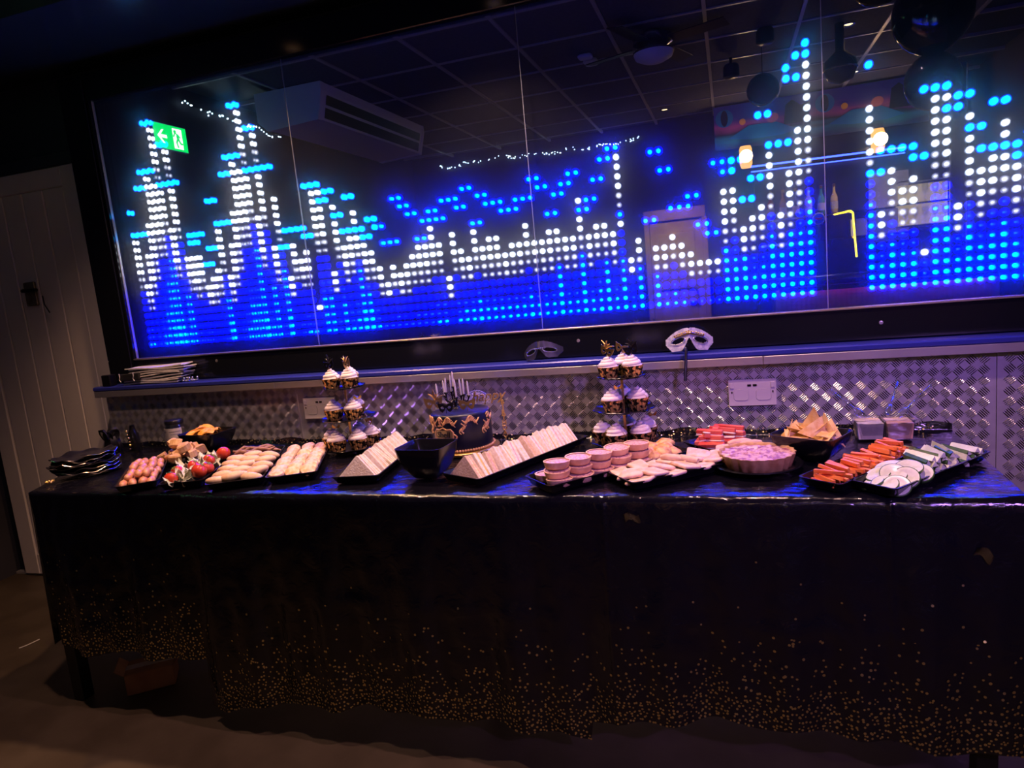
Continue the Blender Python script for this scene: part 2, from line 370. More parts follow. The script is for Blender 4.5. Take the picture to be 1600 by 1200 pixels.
PEAK = [(-28,15),(-28,18),(-27,15),(-26,15),(-26,21),(-25,21),(-25,23),(-24,23),(-23,23),(-23,29),(-22,21),(-22,29),(-21,21),(-21,26),(-20,21),(-20,26),(-19,21),(-18,13),(-18,14),(-17,13),(-17,14),(-16,10),(-16,14),(-15,10),(-15,12),(-14,12),(-14,18),(-13,15),(-13,18),(-12,15),(-11,15),(-11,21),(-10,21),(-10,23),(-9,23),(-8,23),(-8,29),(-7,21),(-7,29),(-6,21),(-6,26),(-5,21),(-5,26),(-4,21),(-3,11),(-3,21),(-2,11),(-2,13),(-1,13),(0,13),(1,12),(1,13),(2,12),(2,18),(3,18),(4,16),(4,18),(5,16),(5,17),(6,14),(6,17),(7,12),(7,14),(8,12),(8,16),(9,12),(9,16),(10,11),(10,12),(11,11),(11,13),(12,12),(12,13),(13,10),(13,12),(14,10),(15,10),(15,15),(16,14),(16,15),(17,13),(17,14),(18,10),(18,13),(19,10),(19,12),(20,12),(20,13),(21,12),(21,13),(22,12),(22,14),(23,14),(24,13),(24,14),(25,13),(25,15),(26,11),(26,15),(27,11),(27,14),(28,13),(28,14),(29,13),(30,12),(30,13),(31,12),(32,12),(32,13),(33,13),(34,13),(34,15),(35,14),(35,15),(36,11),(36,14),(37,11),(37,13),(38,13),(38,14),(39,14),(39,15),(40,11),(40,15),(41,11),(41,12),(42,12),(42,14),(43,14),(43,16),(44,16),(44,17),(45,10),(45,17),(48,9),(49,9),(49,16),(50,14),(50,16),(51,10),(51,14),(52,10),(53,10),(53,11),(54,8),(54,11),(55,7),(55,8),(56,7),(56,14),(57,13),(57,14),(58,13),(58,14),(59,10),(59,14),(60,10),(60,12),(61,12),(61,18),(62,15),(62,18),(63,15),(64,15),(64,21),(64,22),(65,21),(65,23),(66,23),(66,24),(72,11),(72,21),(73,11),(73,13),(74,13),(75,13),(76,12),(76,13),(77,12),(77,18),(78,18),(79,16),(79,18),(80,16),(80,17),(81,14),(81,17),(82,12),(82,14),(83,12),(83,16),(84,12),(84,16),(85,11),(85,12),(86,11),(86,13)]
def colx(c): t = c / 50.0; return 0.00702 * t**4 - 0.00032 * t**3 - 0.02469 * t**2 + 1.43638 * t - 1.3101
def rowz(r): return 1.13624 + .0315706 * r
def led_mesh(name, rh, rc, halo, core):
    mb = MB(); mb.M = Matrix.Rotation(R(90), 4, 'X')
    if rh: mb.lathe([(rh, 0), (rh, .0008), (rh * .7, .0014), (rh * .3, .0017)], 10, cap0=False, cap1=True, mi=0)
    mb.lathe([(rc, .0), (rc, .0020), (rc * .7, .0028)], 10, cap0=False, cap1=True, mi=1)
    return mb.mesh(name, [halo, core])
K = 4.7   # the panes pass a little over half of the light
e_wc = emit('led_white_core', (1, 1, 1), 3.2 * K); e_wh = emit('led_white_glow', (.55, .68, 1), .42 * K)
e_wc2 = emit('led_white_core_dim', (.85, .88, 1), .8 * K); e_wh2 = emit('led_white_glow_dim', (.40, .42, .62), .30 * K)
e_cc = emit('led_cyan_core', (0.0, .55, 1), 3.6 * K); e_ch = emit('led_cyan_glow', (0, .03, 1), 3.0 * K)
e_bc = emit('led_blue_core', (0.0, .45, 1), 1.6 * K); e_bh = emit('led_blue_glow', (0, 0.0003, 1), 15 * K)
e_bh2 = emit('led_blue_glow_dim', (0, 0.0003, 1), 4 * K); e_bc2 = emit('led_blue_core_dim', (.01, .12, 1), .8 * K)
e_pc = emit('led_azure_core', (0.0, .30, 1), 2.6 * K)
LEDM = {'W': led_mesh('led', .0108, .0076, e_wh, e_wc), 'w': led_mesh('led', .0105, .0058, e_wh2, e_wc2), 'v': led_mesh('led', .0085, .0035, e_wh2, e_wc2),
        'C': led_mesh('led', .0118, .0088, e_ch, e_cc),
        'P': led_mesh('led', .0120, .0066, e_bh, e_pc),
        'B': led_mesh('led', .0118, .0068, e_bh, e_bc), 'b': led_mesh('led', .0118, .0048, e_bh, e_bc), 'd': led_mesh('led', .0114, .0032, e_bh2, e_bc2), 'e': led_mesh('led', .0108, .0014, e_bh2, e_bc2)}
lit = {}
for c, r, n in WHITE:
    for k in range(n):
        q = 'W'
        if n >= 3 and k == n - 1: q = 'v' if n >= 4 else 'w'
        elif n >= 4 and k == n - 2: q = 'w'
        elif n >= 8 and k == n - 3: q = 'w'
        if n == 2 and c in (54, 55, 56) and k == 1: q = 'v'
        lit[(c, r - k)] = q
low = {}
for (c, r) in lit: low[c] = min(low.get(c, 99), r)
for c, r in PEAK:
    lit[(c, r)] = 'P' if 13 <= c <= 57 else 'C'
rl = random.Random(3)
for c in range(-28, 90):
    if 67 <= c <= 71: continue
    top = low.get(c)
    if c == 48: top = 1
    if top is None: top = low.get(c - 15, low.get(c - 75, 6))
    hot = rl.random() < .16
    for r in range(0, top):
        if (c, r) in lit: continue
        d = top - 1 - r
        s = d * (.42 if c < 20 else .5) + (1.6 if hot else 0) + (0.6 if c > 56 else 0) - (0.6 if c < 0 else 0)
        q = 'B' if s > 2.0 else 'b' if s > 1.25 else 'd' if s > .5 else 'e'
        lit[(c, r)] = {'B': 'b', 'b': 'd', 'd': 'e', 'e': 'e'}[q] if c < 24 and not (hot and r < 3) else q
# the 300 lights that show largest are parts of their own, the rest one joined part
order = sorted(lit, key=lambda k: (-(1 if lit[k] in 'WCP' else 0), -k[0]))
singles = set(order[:300])
groups = {}
for k in lit:
    p_ = (colx(k[0]), .114, rowz(k[1]))
    if k in singles: obj('led', LEDM[lit[k]], disp, p_)
    else: groups.setdefault(lit[k], []).append(p_)
allm = [e_wh, e_wc, e_wh2, e_wc2, e_ch, e_cc, e_bh, e_bc, e_bh2, e_bc2, e_bh, e_pc]
base = {'W': 0, 'w': 2, 'v': 2, 'C': 4, 'B': 6, 'b': 6, 'd': 8, 'e': 8, 'P': 10}
mb = MB()
for q, pts in groups.items():
    me = LEDM[q]; vv = [v.co.copy() for v in me.vertices]; ff = [(tuple(p.vertices), p.material_index) for p in me.polygons]
    for p_ in pts:
        o_ = len(mb.v); mb.v += [(v[0] + p_[0], v[1] + p_[1], v[2] + p_[2]) for v in vv]
        for f, mi in ff: mb.f.append(tuple(i + o_ for i in f)); mb.mi.append(base[q] + mi)
stuff(mb.build('led_field', allm, disp))
for zz, xx in ((1.05, -1.75), (1.03, .15), (1.03, .75), (1.035, -.2)):
    mb = MB(); mb.M = Matrix.Translation((xx, .0505, zz)) @ Matrix.Rotation(R(90), 4, 'X'); mb.lathe([(.006, 0), (.006, .0015), (.003, .002)], 12); mb.build('screw_head', M_alu, disp)
# ------------------------------------------------------------------ buffet table and its plastic cloths
TZ = 0.738
M_ply = mat('table_wood', (.10, .07, .05), .5, col2=(.14, .10, .07), scale=8)
table = thing('buffet_table', 'long dark buffet table hidden under black gold-dotted cloths', 'table', (-.6, -.45, 0))
def tpt(x, y, z): return (x + .6, y + .45, z)
MB().loft([[tpt(-1.86, -.735, 0)[:2], tpt(.855, -.735, 0)[:2], tpt(.875, -.175, 0)[:2], tpt(-2.15, -.175, 0)[:2]]] * 2, [.708, .734]).build('table_top', M_ply, table)
for lx, ly in ((-1.845, -.715), (.80, -.70), (-2.08, -.22), (.80, -.22), (-.45, -.44), (-.45, -.22)):
    x, y, _ = tpt(lx, ly, 0)
    MB().bbox(x - .022, x + .022, y - .022, y + .022, 0, .708, .003).build('leg', M_black, table)

def film_mat():
    mt, nt, out = new_mat('black_plastic_film')
    b = nt.nodes.new('ShaderNodeBsdfPrincipled'); b.inputs['Base Color'].default_value = (.004, .004, .007, 1)
    b.inputs['Roughness'].default_value = .13; b.inputs['Specular IOR Level'].default_value = .65
    tc = nt.nodes.new('ShaderNodeTexCoord'); mp = nt.nodes.new('ShaderNodeMapping'); mp.inputs['Scale'].default_value = (1, 1.6, 1)
    nt.links.new(tc.outputs['Object'], mp.inputs[0])
    n1 = nt.nodes.new('ShaderNodeTexNoise'); n1.inputs['Scale'].default_value = 26; n1.inputs['Detail'].default_value = 5; n1.inputs['Distortion'].default_value = 1.5
    nt.links.new(mp.outputs[0], n1.inputs['Vector'])
    bp = nt.nodes.new('ShaderNodeBump'); bp.inputs['Strength'].default_value = .35; bp.inputs['Distance'].default_value = .006
    nt.links.new(n1.outputs['Fac'], bp.inputs['Height']); nt.links.new(bp.outputs[0], b.inputs['Normal'])
    nt.links.new(b.outputs[0], out.inputs['Surface'])
    return mt
M_film = film_mat()
M_gold = mat('gold_foil', (.85, .58, .18), .28, 1.0)
M_golddot = mat('gold_dot_foil', (.80, .66, .30), .34, 1.0)
def lerp_tab(tab, x):
    if x <= tab[0][0]: return tab[0][1]
    for (a, b), (c, d) in zip(tab, tab[1:]):
        if x <= c: return b + (d - b) * (x - a) / (c - a)
    return tab[-1][1]
BOT = [(-1.25, .055), (-1.0, .10), (-.66, .118), (-.28, .118), (-.09, .100), (-.072, .100), (-.068, .150), (.1, .175), (.28, .192), (.49, .186), (.70, .176), (.86, .172)]
def nz3(x, y, z): return noise.noise(Vector((x, y, z)))
def front_y(x, z, left):
    d = TZ - z                                                    # distance below the edge
    f = .010 * math.sin(x * 21 + 2 * nz3(x * 2, 0, 1)) + .007 * math.sin(x * 47 + 1) + .012 * nz3(x * 5, z * 3, 4)
    f *= sstep(.0, .45, d) * .9 + .08
    f += .004 * nz3(x * 24, z * 20, 9) * sstep(0, .06, d)
    crease = .004 * math.exp(-((z - .43) / .006) ** 2) + .0035 * math.exp(-((x % .61) / .006) ** 2)
    return -.745 - .006 * sstep(0, .02, d) - .028 * d - f - crease + (.006 if left else 0)
def top_z(x, y, left):
    w_ = .0018 * nz3(x * 14, y * 22, 2) + .0012 * nz3(x * 40, y * 60, 5) + .0022 * max(0, nz3(x * 7, y * 30 + 3, 7)) * sstep(-.55, -.74, y)
    return TZ - (.0015 if left else 0) + w_
XLF = lambda y: -1.868 - .285 * (y + .745) / .575
XRF = lambda y: .862 + .02 * (y + .745) / .575
def cloth(name, left, label):
    mb = MB(); nu = 150 if left else 420; rows = []
    drop = [k / 34 for k in range(34)]                             # bottom to edge
    for t in drop: rows.append(('f', t))
    for k in range(64): rows.append(('t', k / 63))
    for k in range(1, 6): rows.append(('b', k / 5))
    def xa(y, u):
        a, b = (XLF(y), -1.16) if left else (-1.247 + .02 * math.sin(y * 9), XRF(y))
        return a + (b - a) * u
    vv = []
    for kind, t in rows:
        for i in range(nu + 1):
            u = i / nu
            if kind == 'f':
                x = xa(-.745, u); zb = (.205 + .012 * math.sin(x * 19) + (.02 * sstep(-1.5, -1.35, x) - .03 * sstep(-1.42, -1.25, x) if x > -1.6 else 0)) if left else lerp_tab(BOT, x) + .006 * math.sin(x * 33)
                if not left: x += .016 * (1 - t) * (u - .5)
                else: x += .02 * (1 - t) * (1 - u)
                z = zb + (TZ - zb) * t
                vv.append((x, front_y(x, z, left), z))
            elif kind == 't':
                y = -.745 + .575 * t; x = xa(y, u); vv.append((x, y, top_z(x, y, left) - .004 * (1 - sstep(0, .03, t))))
            else:
                y = -.17 + .006 * t; x = xa(-.17, u); vv.append((x, y + .01 * nz3(x * 6, 1, 1) * t, TZ + .001 + (.018 + .012 * nz3(x * 9, 3, 3)) * t))
    ff = []
    n = nu + 1
    for j in range(len(rows) - 1):
        for i in range(nu): ff.append((j * n + i, j * n + i + 1, (j + 1) * n + i + 1, (j + 1) * n + i))
    mb.add(vv, ff)
    o = thing(name, label, 'tablecloth', (0, 0, 0))
    c = mb.build('cloth_sheet', M_film, o, 179)
    # end drop
    mb = MB(); e = -1 if left else 1
    def fn(u, v):
        y = -.745 + .575 * u; x = (XLF(y) if left else XRF(y)) + e * (.002 + .012 * v + .010 * v * math.sin(y * 40)); return (x, y, TZ - .002 - v * .53)
    mb.grid(fn, 60, 20); mb.build('end_drop', M_film, o, 179)
    # printed foil dots: crowded at the hem, sparse above
    mb = MB(); rd = random.Random(5 + left); cell = .0105
    x = -1.84 if left else -1.235
    while x < (-1.26 if left else .855):
        k = 0
        while k < 40:
            h = .004 + k * cell; pr_ = math.exp(-max(0, h - .055) / .062)
            if rd.random() < pr_:
                xx = x + rd.uniform(-.45, .45) * cell; hh = h + rd.uniform(-.45, .45) * cell
                zb = (.205 + .012 * math.sin(xx * 19) + (.02 * sstep(-1.5, -1.35, xx) - .03 * sstep(-1.42, -1.25, xx) if xx > -1.6 else 0)) if left else lerp_tab(BOT, xx) + .006 * math.sin(xx * 33)
                z = zb + max(hh, .003)
                y = front_y(xx, z, left); e_ = .004
                dx = (front_y(xx + e_, z, left) - y) / e_; dz = (front_y(xx, z + e_, left) - y) / e_
                nn = Vector((dx, -1, dz)).normalized(); a = Vector((1, dx, 0)).normalized(); b = nn.cross(a)
                r_ = rd.uniform(.0020, .0033) * (1 if h < .12 else 1.12); c0 = Vector((xx, y, z)) + nn * .0012
                mb.add([tuple(c0 + r_ * (math.cos(q * math.pi / 4) * a + math.sin(q * math.pi / 4) * b)) for q in range(8)], [tuple(range(8))])
            k += 1
        x += cell
    stuff(mb.build('gold_dots', M_golddot, o))
    # the turned-up back hem carries dots too
    mb = MB(); xx = (-2.1 if left else -1.2)
    while xx < (-1.2 if left else .86):
        for q in range(3):
            h = rd.uniform(.002, .022); c0 = Vector((xx + rd.uniform(-.01, .01), -.1735 + .01 * nz3(xx * 6, 1, 1), TZ + .001 + h)); r_ = rd.uniform(.0018, .003)
            n_ = Vector((rd.uniform(-.4, .4), -1, rd.uniform(-.2, .8))).normalized(); a = n_.cross(Vector((0, 0, 1))).normalized(); b = n_.cross(a)
            if rd.random() < .55: mb.add([tuple(c0 + r_ * (math.cos(k * math.pi / 4) * a + math.sin(k * math.pi / 4) * b)) for k in range(8)], [tuple(range(8))])
        xx += .012
    stuff(mb.build('hem_dots', M_golddot, o))
    return o
cloth('tablecloth', 0, 'long black plastic tablecloth with gold dots thick along its hem')
cloth('tablecloth', 1, 'shorter black plastic tablecloth under the sausages, ending above a bare table leg')
M_tape = clear('clear_tape', (.9, .88, .84), .10)
def tape(x, z, label, s=1.0, rot=0):
    mb = MB(); mb.grid(lambda u, v: ((u - .5) * .05 * s, -.002 - .012 * math.sin(u * 3.1) * v, (v - .5) * .03 * s + .006 * math.sin(u * 5)), 10, 5, thick=.0006)
    tag(mb.build('tape_strip', M_tape, None, 60, (x, front_y(x, z, 0) - .002, z), (0, R(rot), 0)), label, 'tape')
tape(.782, .622, 'crumpled clear tape strip on the cloth front below the cucumber', .7, 25)
tape(.07, .69, 'small clear strip imitating a crease highlight on the cloth front below the pastries', .7, -8)  # added sliver in place of a highlight on a cloth crease

# under the table and on the floor
bx = thing('cardboard_box', 'small brown cardboard box lying tilted under the table', 'box', (-1.66, -.60, 0), (0, 0, R(38)))
M_card = mat('brown_card', (.30, .13, .06), .55, col2=(.38, .18, .08), scale=14)
MB().bbox(-.075, .075, -.055, .055, 0, .075, .003).build('box_body', M_card, bx)
MB().box(-.076, .076, -.016, .016, .0752, .0758).build('packing_tape', mat('packing_tape', (.6, .5, .45), .15), bx)
for s_ in (-1, 1): MB().loft([[(s_ * .075, -.053), (s_ * .075, .053), (s_ * .078, .053), (s_ * .078, -.053)], [(s_ * .10, -.053), (s_ * .10, .053), (s_ * .103, .053), (s_ * .103, -.053)]], [.073, .096]).build('flap', M_card, bx)
tag(MB().tube([(-2.451, -.494, .003), (-2.44, -.47, .003), (-2.436, -.45, .003), (-2.431, -.423, .003)], .0028, 5).build('paper_streamer', mat('pale_paper', (.5, .5, .5), .7)), 'pale paper streamer lying on the floor by the door', 'streamer')

# ------------------------------------------------------------------ trays, bowls and plates
M_tray = mat('black_tray_plastic', (.006, .006, .008), .22)
def tray_mesh(W, L, h=.022):
    mb = MB(); a, b = W / 2, L / 2
    o_ = [rrect(a - .012, b - .012, .010), rrect(a - .002, b - .002, .012), rrect(a, b, .012), rrect(a, b, .012), rrect(a - .004, b - .004, .012), rrect(a - .015, b - .015, .010)]
    mb.loft(o_, [0, h - .003, h - .002, h, h, .004]); return mb.mesh('tray', M_tray, 40)
CT = TZ + .0045
FR = {}
def tray(key, x, y, th, W, L, label, h=.022):
    t = tag(obj('serving_tray', tray_mesh(W, L, h), None, (x, y, CT), (0, 0, R(-th))), label, 'tray')
    FR[key] = Matrix.Translation((x, y, CT + .0042)) @ Matrix.Rotation(R(-th), 4, 'Z')
    return t
tray('saus', -1.536, -.602, -40, .125, .35, 'black rectangular tray heaped with cocktail sausages')
tray('salad', -1.336, -.572, -23, .135, .33, 'black rectangular tray of lettuce and whole tomatoes')
tray('roll', -1.186, -.520, -27, .165, .43, 'black rectangular tray of pale plump sausage rolls and meat strips')
tray('round', -1.022, -.474, -26, .150, .39, 'black rectangular tray of overlapping round bites in three rows')
tray('sand1', -.742, -.470, -8, .145, .40, 'black rectangular tray of upright sandwiches beside the empty square bowl')
tray('sand2', -.295, -.440, 24, .150, .50, 'black rectangular tray of upright sandwiches in front of the birthday cake')
tray('minip', -.008, -.548, 45, .130, .46, 'black rectangular tray of stacked mini quiches and savoury bites')
tray('pastry', .205, -.545, 51, .125, .44, 'black rectangular tray of flat folded pastries')
tray('carrot', .592, -.560, 37, .105, .375, 'black rectangular tray of carrot sticks')
tray('cuc', .710, -.592, 42, .105, .39, 'black rectangular tray of cucumber slices and sticks')
tray('crab', .262, -.305, 50, .130, .16, 'small black tray of red and white seafood sticks', .014)
pm = MB().lathe([(.07, 0), (.10, .012), (.108, .014), (.106, .017), (.07, .006), (.0, .005)], 32, cap1=False).mesh('plate', M_tray, 50)
tag(obj('serving_plate', pm, None, (.357, -.532, CT)), 'round black plate under the whole quiche', 'plate'); FR['quiche'] = Matrix.Translation((.357, -.532, CT + .0062))
pm2 = MB().lathe([(.075, 0), (.105, .010), (.112, .012), (.110, .015), (.075, .006), (.0, .005)], 32, cap1=False).mesh('plate', M_tray, 50)
tag(obj('serving_plate', pm2, None, (-1.575, -.395, CT), None, (1.0, .75, 1)), 'round black plate under the pork pie wedges', 'plate'); FR['pie'] = Matrix.Translation((-1.575, -.395, CT + .0062))
def bowl(hx, hy, h, loc, rz, label, wall=.003):
    mb = MB()
    prof = [(.0, .52), (.004, .58), (h * .35, .80), (h * .7, .94), (h - .002, 1.0), (h, 1.0)]
    rings = [rrect(hx * s_, hy * s_, min(hx, hy) * .30) for z, s_ in prof]; zs = [z for z, s_ in prof]
    inner = [(h, 1.0), (h - .002, .985), (h * .7, .90), (h * .36, .75), (.008, .52)]
    rings += [rrect(hx * s_ - wall, hy * s_ - wall, min(hx, hy) * .28) for z, s_ in inner]; zs += [z for z, s_ in inner]
    mb.loft(rings, zs)
    return tag(mb.build('square_bowl', M_tray, None, 50, loc, (0, 0, R(rz))), label, 'bowl')
bowl(.073, .066, .090, (-.521, -.585, CT), -4, 'empty black square bowl in front of the birthday cake')
bowl(.083, .072, .066, (.493, -.440, CT), -30, 'black square bowl filled with tortilla chips')
bowl(.088, .070, .072, (-1.585, -.245, CT), -6, 'black square bowl of orange crisps beside the jar')
# ------------------------------------------------------------------ food
def place(name, me, frame, loc, rot, label, cat, group, scale=None):
    o = obj(name, me); o.matrix_world = frame @ Matrix.Translation(loc) @ (Matrix.Rotation(rot[2], 4, 'Z') @ Matrix.Rotation(rot[1], 4, 'Y') @ Matrix.Rotation(rot[0], 4, 'X')) @ (Matrix.Diagonal((*scale, 1)) if scale else Matrix.Identity(4))
    return tag(o, label, cat, group)
ORD = ('first', 'second', 'third', 'fourth', 'fifth', 'sixth', 'seventh', 'eighth', 'ninth', 'tenth', 'eleventh', 'twelfth', 'thirteenth', 'fourteenth', 'fifteenth')
# sausages
M_saus = mat('sausage_skin', (.62, .26, .14), .32, col2=(.74, .38, .22), scale=90, bump=.15, bscale=60, coat=.3)
def sausage(seed):
    rd = random.Random(seed); L = .05; b = rd.uniform(-.006, .006); pts = []; rr = []
    for k in range(9):
        t = k / 8 * 2 - 1; pts.append((t * L / 2, b * (1 - t * t), 0)); rr.append(.0118 * max(.05, (1 - abs(t) ** 4)) ** .5 * (1 + .05 * math.sin(k * 2 + seed)))
    return MB().tube(pts, rr, 10).mesh('cocktail_sausage', M_saus, 80)
SM = [sausage(k) for k in range(4)]
F = FR['saus']; n = 0
for lay, (nr, w0) in enumerate(((4, .024), (3, .024))):
    for i in range(nr):
        for j in range(6 if lay == 0 else 5):
            place('cocktail_sausage', SM[n % 4], F, ((i - (nr - 1) / 2) * .0255, -.137 + j * .0525 + (.024 if lay else 0) + rv(-.003, .003), .0125 + lay * .0195), (rv(0, 6), rv(-.05, .05), R(90) + rv(-.18, .18)),
                  'glossy cocktail sausage in the bottom layer of the heaped tray' if lay == 0 else 'glossy cocktail sausage on top of the heaped tray', 'sausage', 'cocktail sausages lower layer' if lay == 0 else 'cocktail sausages upper layer'); n += 1
# pork pie wedges
M_crust = mat('pie_crust', (.62, .36, .16), .55, col2=(.74, .48, .24), scale=60, bump=.2, bscale=90)
M_pork = mat('pie_filling', (.66, .36, .30), .5, col2=(.76, .50, .42), scale=120, bump=.2, bscale=150)
def wedge():
    mb = MB(); r_, h = .036, .030
    arc = [(r_ * math.cos(R(a)), r_ * math.sin(R(a))) for a in range(-40, 41, 16)]
    mb.loft([[(0, 0)] + [(x * .9, y * .9) for x, y in arc], [(0, 0)] + arc, [(0, 0)] + arc, [(0, 0)] + [(x * .9, y * .9) for x, y in arc]], [0, .004, h - .005, h], mi=0)
    n_ = len(arc)
    for sgn in (-1, 1):
        a = R(40 * sgn); d = Vector((math.cos(a), math.sin(a))); nn = Vector((-math.sin(a), math.cos(a))) * sgn * .0006
        q = [d * .003 + nn, d * (r_ - .005) + nn]
        P_ = [(q[0][0], q[0][1], .004), (q[1][0], q[1][1], .004), (q[1][0], q[1][1], h - .005), (q[0][0], q[0][1], h - .005)]
        mb.add(P_, [(0, 1, 2, 3) if sgn < 0 else (3, 2, 1, 0)], 1)
    return mb.mesh('pork_pie_wedge', [M_crust, M_pork])
WM = wedge(); F = FR['pie']
for k in range(20):
    a = k * 2.4; r_ = .012 + .062 * math.sqrt((k % 12) / 12); lay = 0 if k < 12 else 1
    place('pork_pie_wedge', WM, F, (r_ * math.cos(a) * (1 - .35 * lay), r_ * .7 * math.sin(a) * (1 - .35 * lay), .002 + lay * .028 + rv(0, .004)), (rv(-.5, .5) * (1 + lay), rv(-.5, .5) * (1 + lay), rv(0, 6.3)),
          'pork pie wedge resting on the black plate' if lay == 0 else 'pork pie wedge on top of the wedge pile', 'pie', 'lower pork pie wedges' if lay == 0 else 'upper pork pie wedges')
# salad
M_tom = mat('tomato_skin', (.55, .035, .02), .16, col2=(.66, .07, .03), scale=30, coat=.5)
M_stem = mat('tomato_stem', (.10, .20, .04), .6)
M_let = mat('lettuce_leaf', (.50, .55, .36), .45, col2=(.74, .74, .64), scale=45, bump=.3, bscale=60)
def leaf(seed):
    def fn(u, v):
        a = u * 2 * math.pi; rr = .040 * v * (1 + .14 * math.sin(5 * a + seed) + .08 * math.sin(11 * a)); z = .010 * v * v + .011 * v * math.sin(6 * a + seed) + .006 * v * math.sin(13 * a)
        return (rr * math.cos(a), rr * math.sin(a) * .8, z + .006)
    return MB().grid(fn, 36, 6, thick=.0007).mesh('lettuce_leaf', M_let, 80)
LM = [leaf(k * 1.7) for k in range(3)]; F = FR['salad']
for k in range(11):
    place('lettuce_leaf', LM[k % 3], F, (rv(-.035, .035), -.135 + k * .027, .004 + (k % 3) * .006), (rv(-.3, .3), rv(-.3, .3), rv(0, 6.3)), 'crinkled pale lettuce leaf on the salad tray', 'lettuce', 'lettuce leaves')
tm = MB().ball((0, 0, 0), .0205, 16, 10, (1, 1, .92), f=lambda t, p: 1 - .05 * max(0, math.sin(p)) ** 8)
TM = tm.mesh('tomato_flesh', M_tom, 90)
sm = MB()
for k in range(5):
    a = k * 2 * math.pi / 5; sm.add([(0, 0, .019), (.004 * math.cos(a + .5), .004 * math.sin(a + .5), .0198), (.012 * math.cos(a), .012 * math.sin(a), .0185), (.004 * math.cos(a - .5), .004 * math.sin(a - .5), .0198)], [(0, 3, 2, 1)])
ST = sm.mesh('stem', M_stem)
TOM = [(-.036, -.135, .026, 1.0, 'whole tomato at the corner of the salad tray nearest the sausages'), (.040, -.112, .034, 1.15, 'large whole tomato at the front edge of the salad tray'), (.050, -.070, .030, 1.0, 'tomato tucked against the rim of the salad tray'),
       (-.045, -.062, .028, .95, 'tomato half buried in lettuce beside the sausages'), (-.010, -.020, .032, .9, 'tomato in the middle of the lettuce'), (.030, .020, .034, .75, 'small tomato half on the lettuce'), (.012, .050, .034, .75, 'small tomato beside the small tomato half'),
       (.045, .105, .036, 1.12, 'tomato in lettuce next to the sausage rolls'), (.030, .150, .032, .85, 'tomato at the end of the salad tray by the meat strips')]
for x, y, z, s_, lb in TOM:
    t = thing('tomato', lb, 'tomato'); t.matrix_world = F @ Matrix.Translation((x, y, z)) @ Matrix.Rotation(rv(-.6, .6), 4, 'X') @ Matrix.Rotation(rv(-.6, .6), 4, 'Y') @ Matrix.Scale(s_, 4)
    obj('flesh', TM, t); obj('stem', ST, t)
# sausage rolls
M_past = mat('baked_pastry', (.70, .46, .28), .5, col2=(.82, .62, .44), scale=35, bump=.15, bscale=70)
def sroll(seed):
    rd = random.Random(seed)
    return MB().ball((0, 0, 0), 1, 14, 9, (.033, .0165, .0135), f=lambda t, p: 1 + .05 * math.sin(3 * t + seed) + .04 * math.sin(2 * p + seed)).mesh('sausage_roll', M_past, 80)
RM = [sroll(k) for k in range(4)]; F = FR['roll']; n = 0
for j in range(9):
    for i in range(3):
        place('sausage_roll', RM[n % 4], F, ((i - 1) * .050 + rv(-.004, .004) + (.006 if j % 2 else -.006), -.185 + j * .034 + rv(-.003, .003), .017 + (.008 if (i + j) % 2 else 0)), (rv(-.3, .3), rv(-.15, .15), rv(-.25, .25)),
              '%s pale sausage roll from the table front, %s' % (ORD[j], ('row beside the salad', 'middle row of its tray', 'row beside the round bites')[i]), 'sausage roll', 'sausage rolls in rows'); n += 1
M_meat = mat('cooked_meat', (.20, .09, .06), .5, col2=(.34, .17, .12), scale=60, bump=.4, bscale=80)
for k in range(6):
    mb = MB(); mb.tube([(-.065 + t * .0186, .006 * math.sin(t * 1.3 + k), .005 * math.sin(t * 1.9 + 2 * k)) for t in range(8)], [.003, .007, .008, .0075, .008, .007, .006, .003], 8)
    place('meat_strip', mb.mesh('meat_strip', M_meat, 70), F, (rv(-.02, .02), .130 + (k % 3) * .020, .016 + (k // 3) * .014), (rv(-.3, .3), 0, rv(-.2, .2)), 'dark cooked meat strip at the end of the sausage roll tray', 'meat', 'meat strips')
# round bites
M_round = mat('round_pastry', (.62, .34, .14), .5, col2=(.84, .60, .42), scale=55, lo=.38, hi=.58, bump=.15, bscale=60)
rm_ = MB().lathe([(.0175, 0), (.0228, .002), (.0236, .007), (.0215, .0115), (.012, .0140), (.0, .0146)], 20, cap1=False).mesh('round_bite', M_round, 40); F = FR['round']
for i in range(3):
    for j in range(10):
        place('round_bite', rm_, F, ((i - 1) * .046 + rv(-.002, .002), -.166 + j * .0362 + rv(-.003, .003) + (.012 if i == 1 else 0), .009 + rv(0, .005)), (R(20) + rv(-.2, .2), rv(-.25, .25), rv(-.3, .3)),
              '%s round golden bite from the table front, %s' % (ORD[j], ('row beside the sausage rolls', 'middle row of its tray', 'row beside the cupcake stand')[i]), 'pastry', 'round bites in three rows', (1, 1, .9))
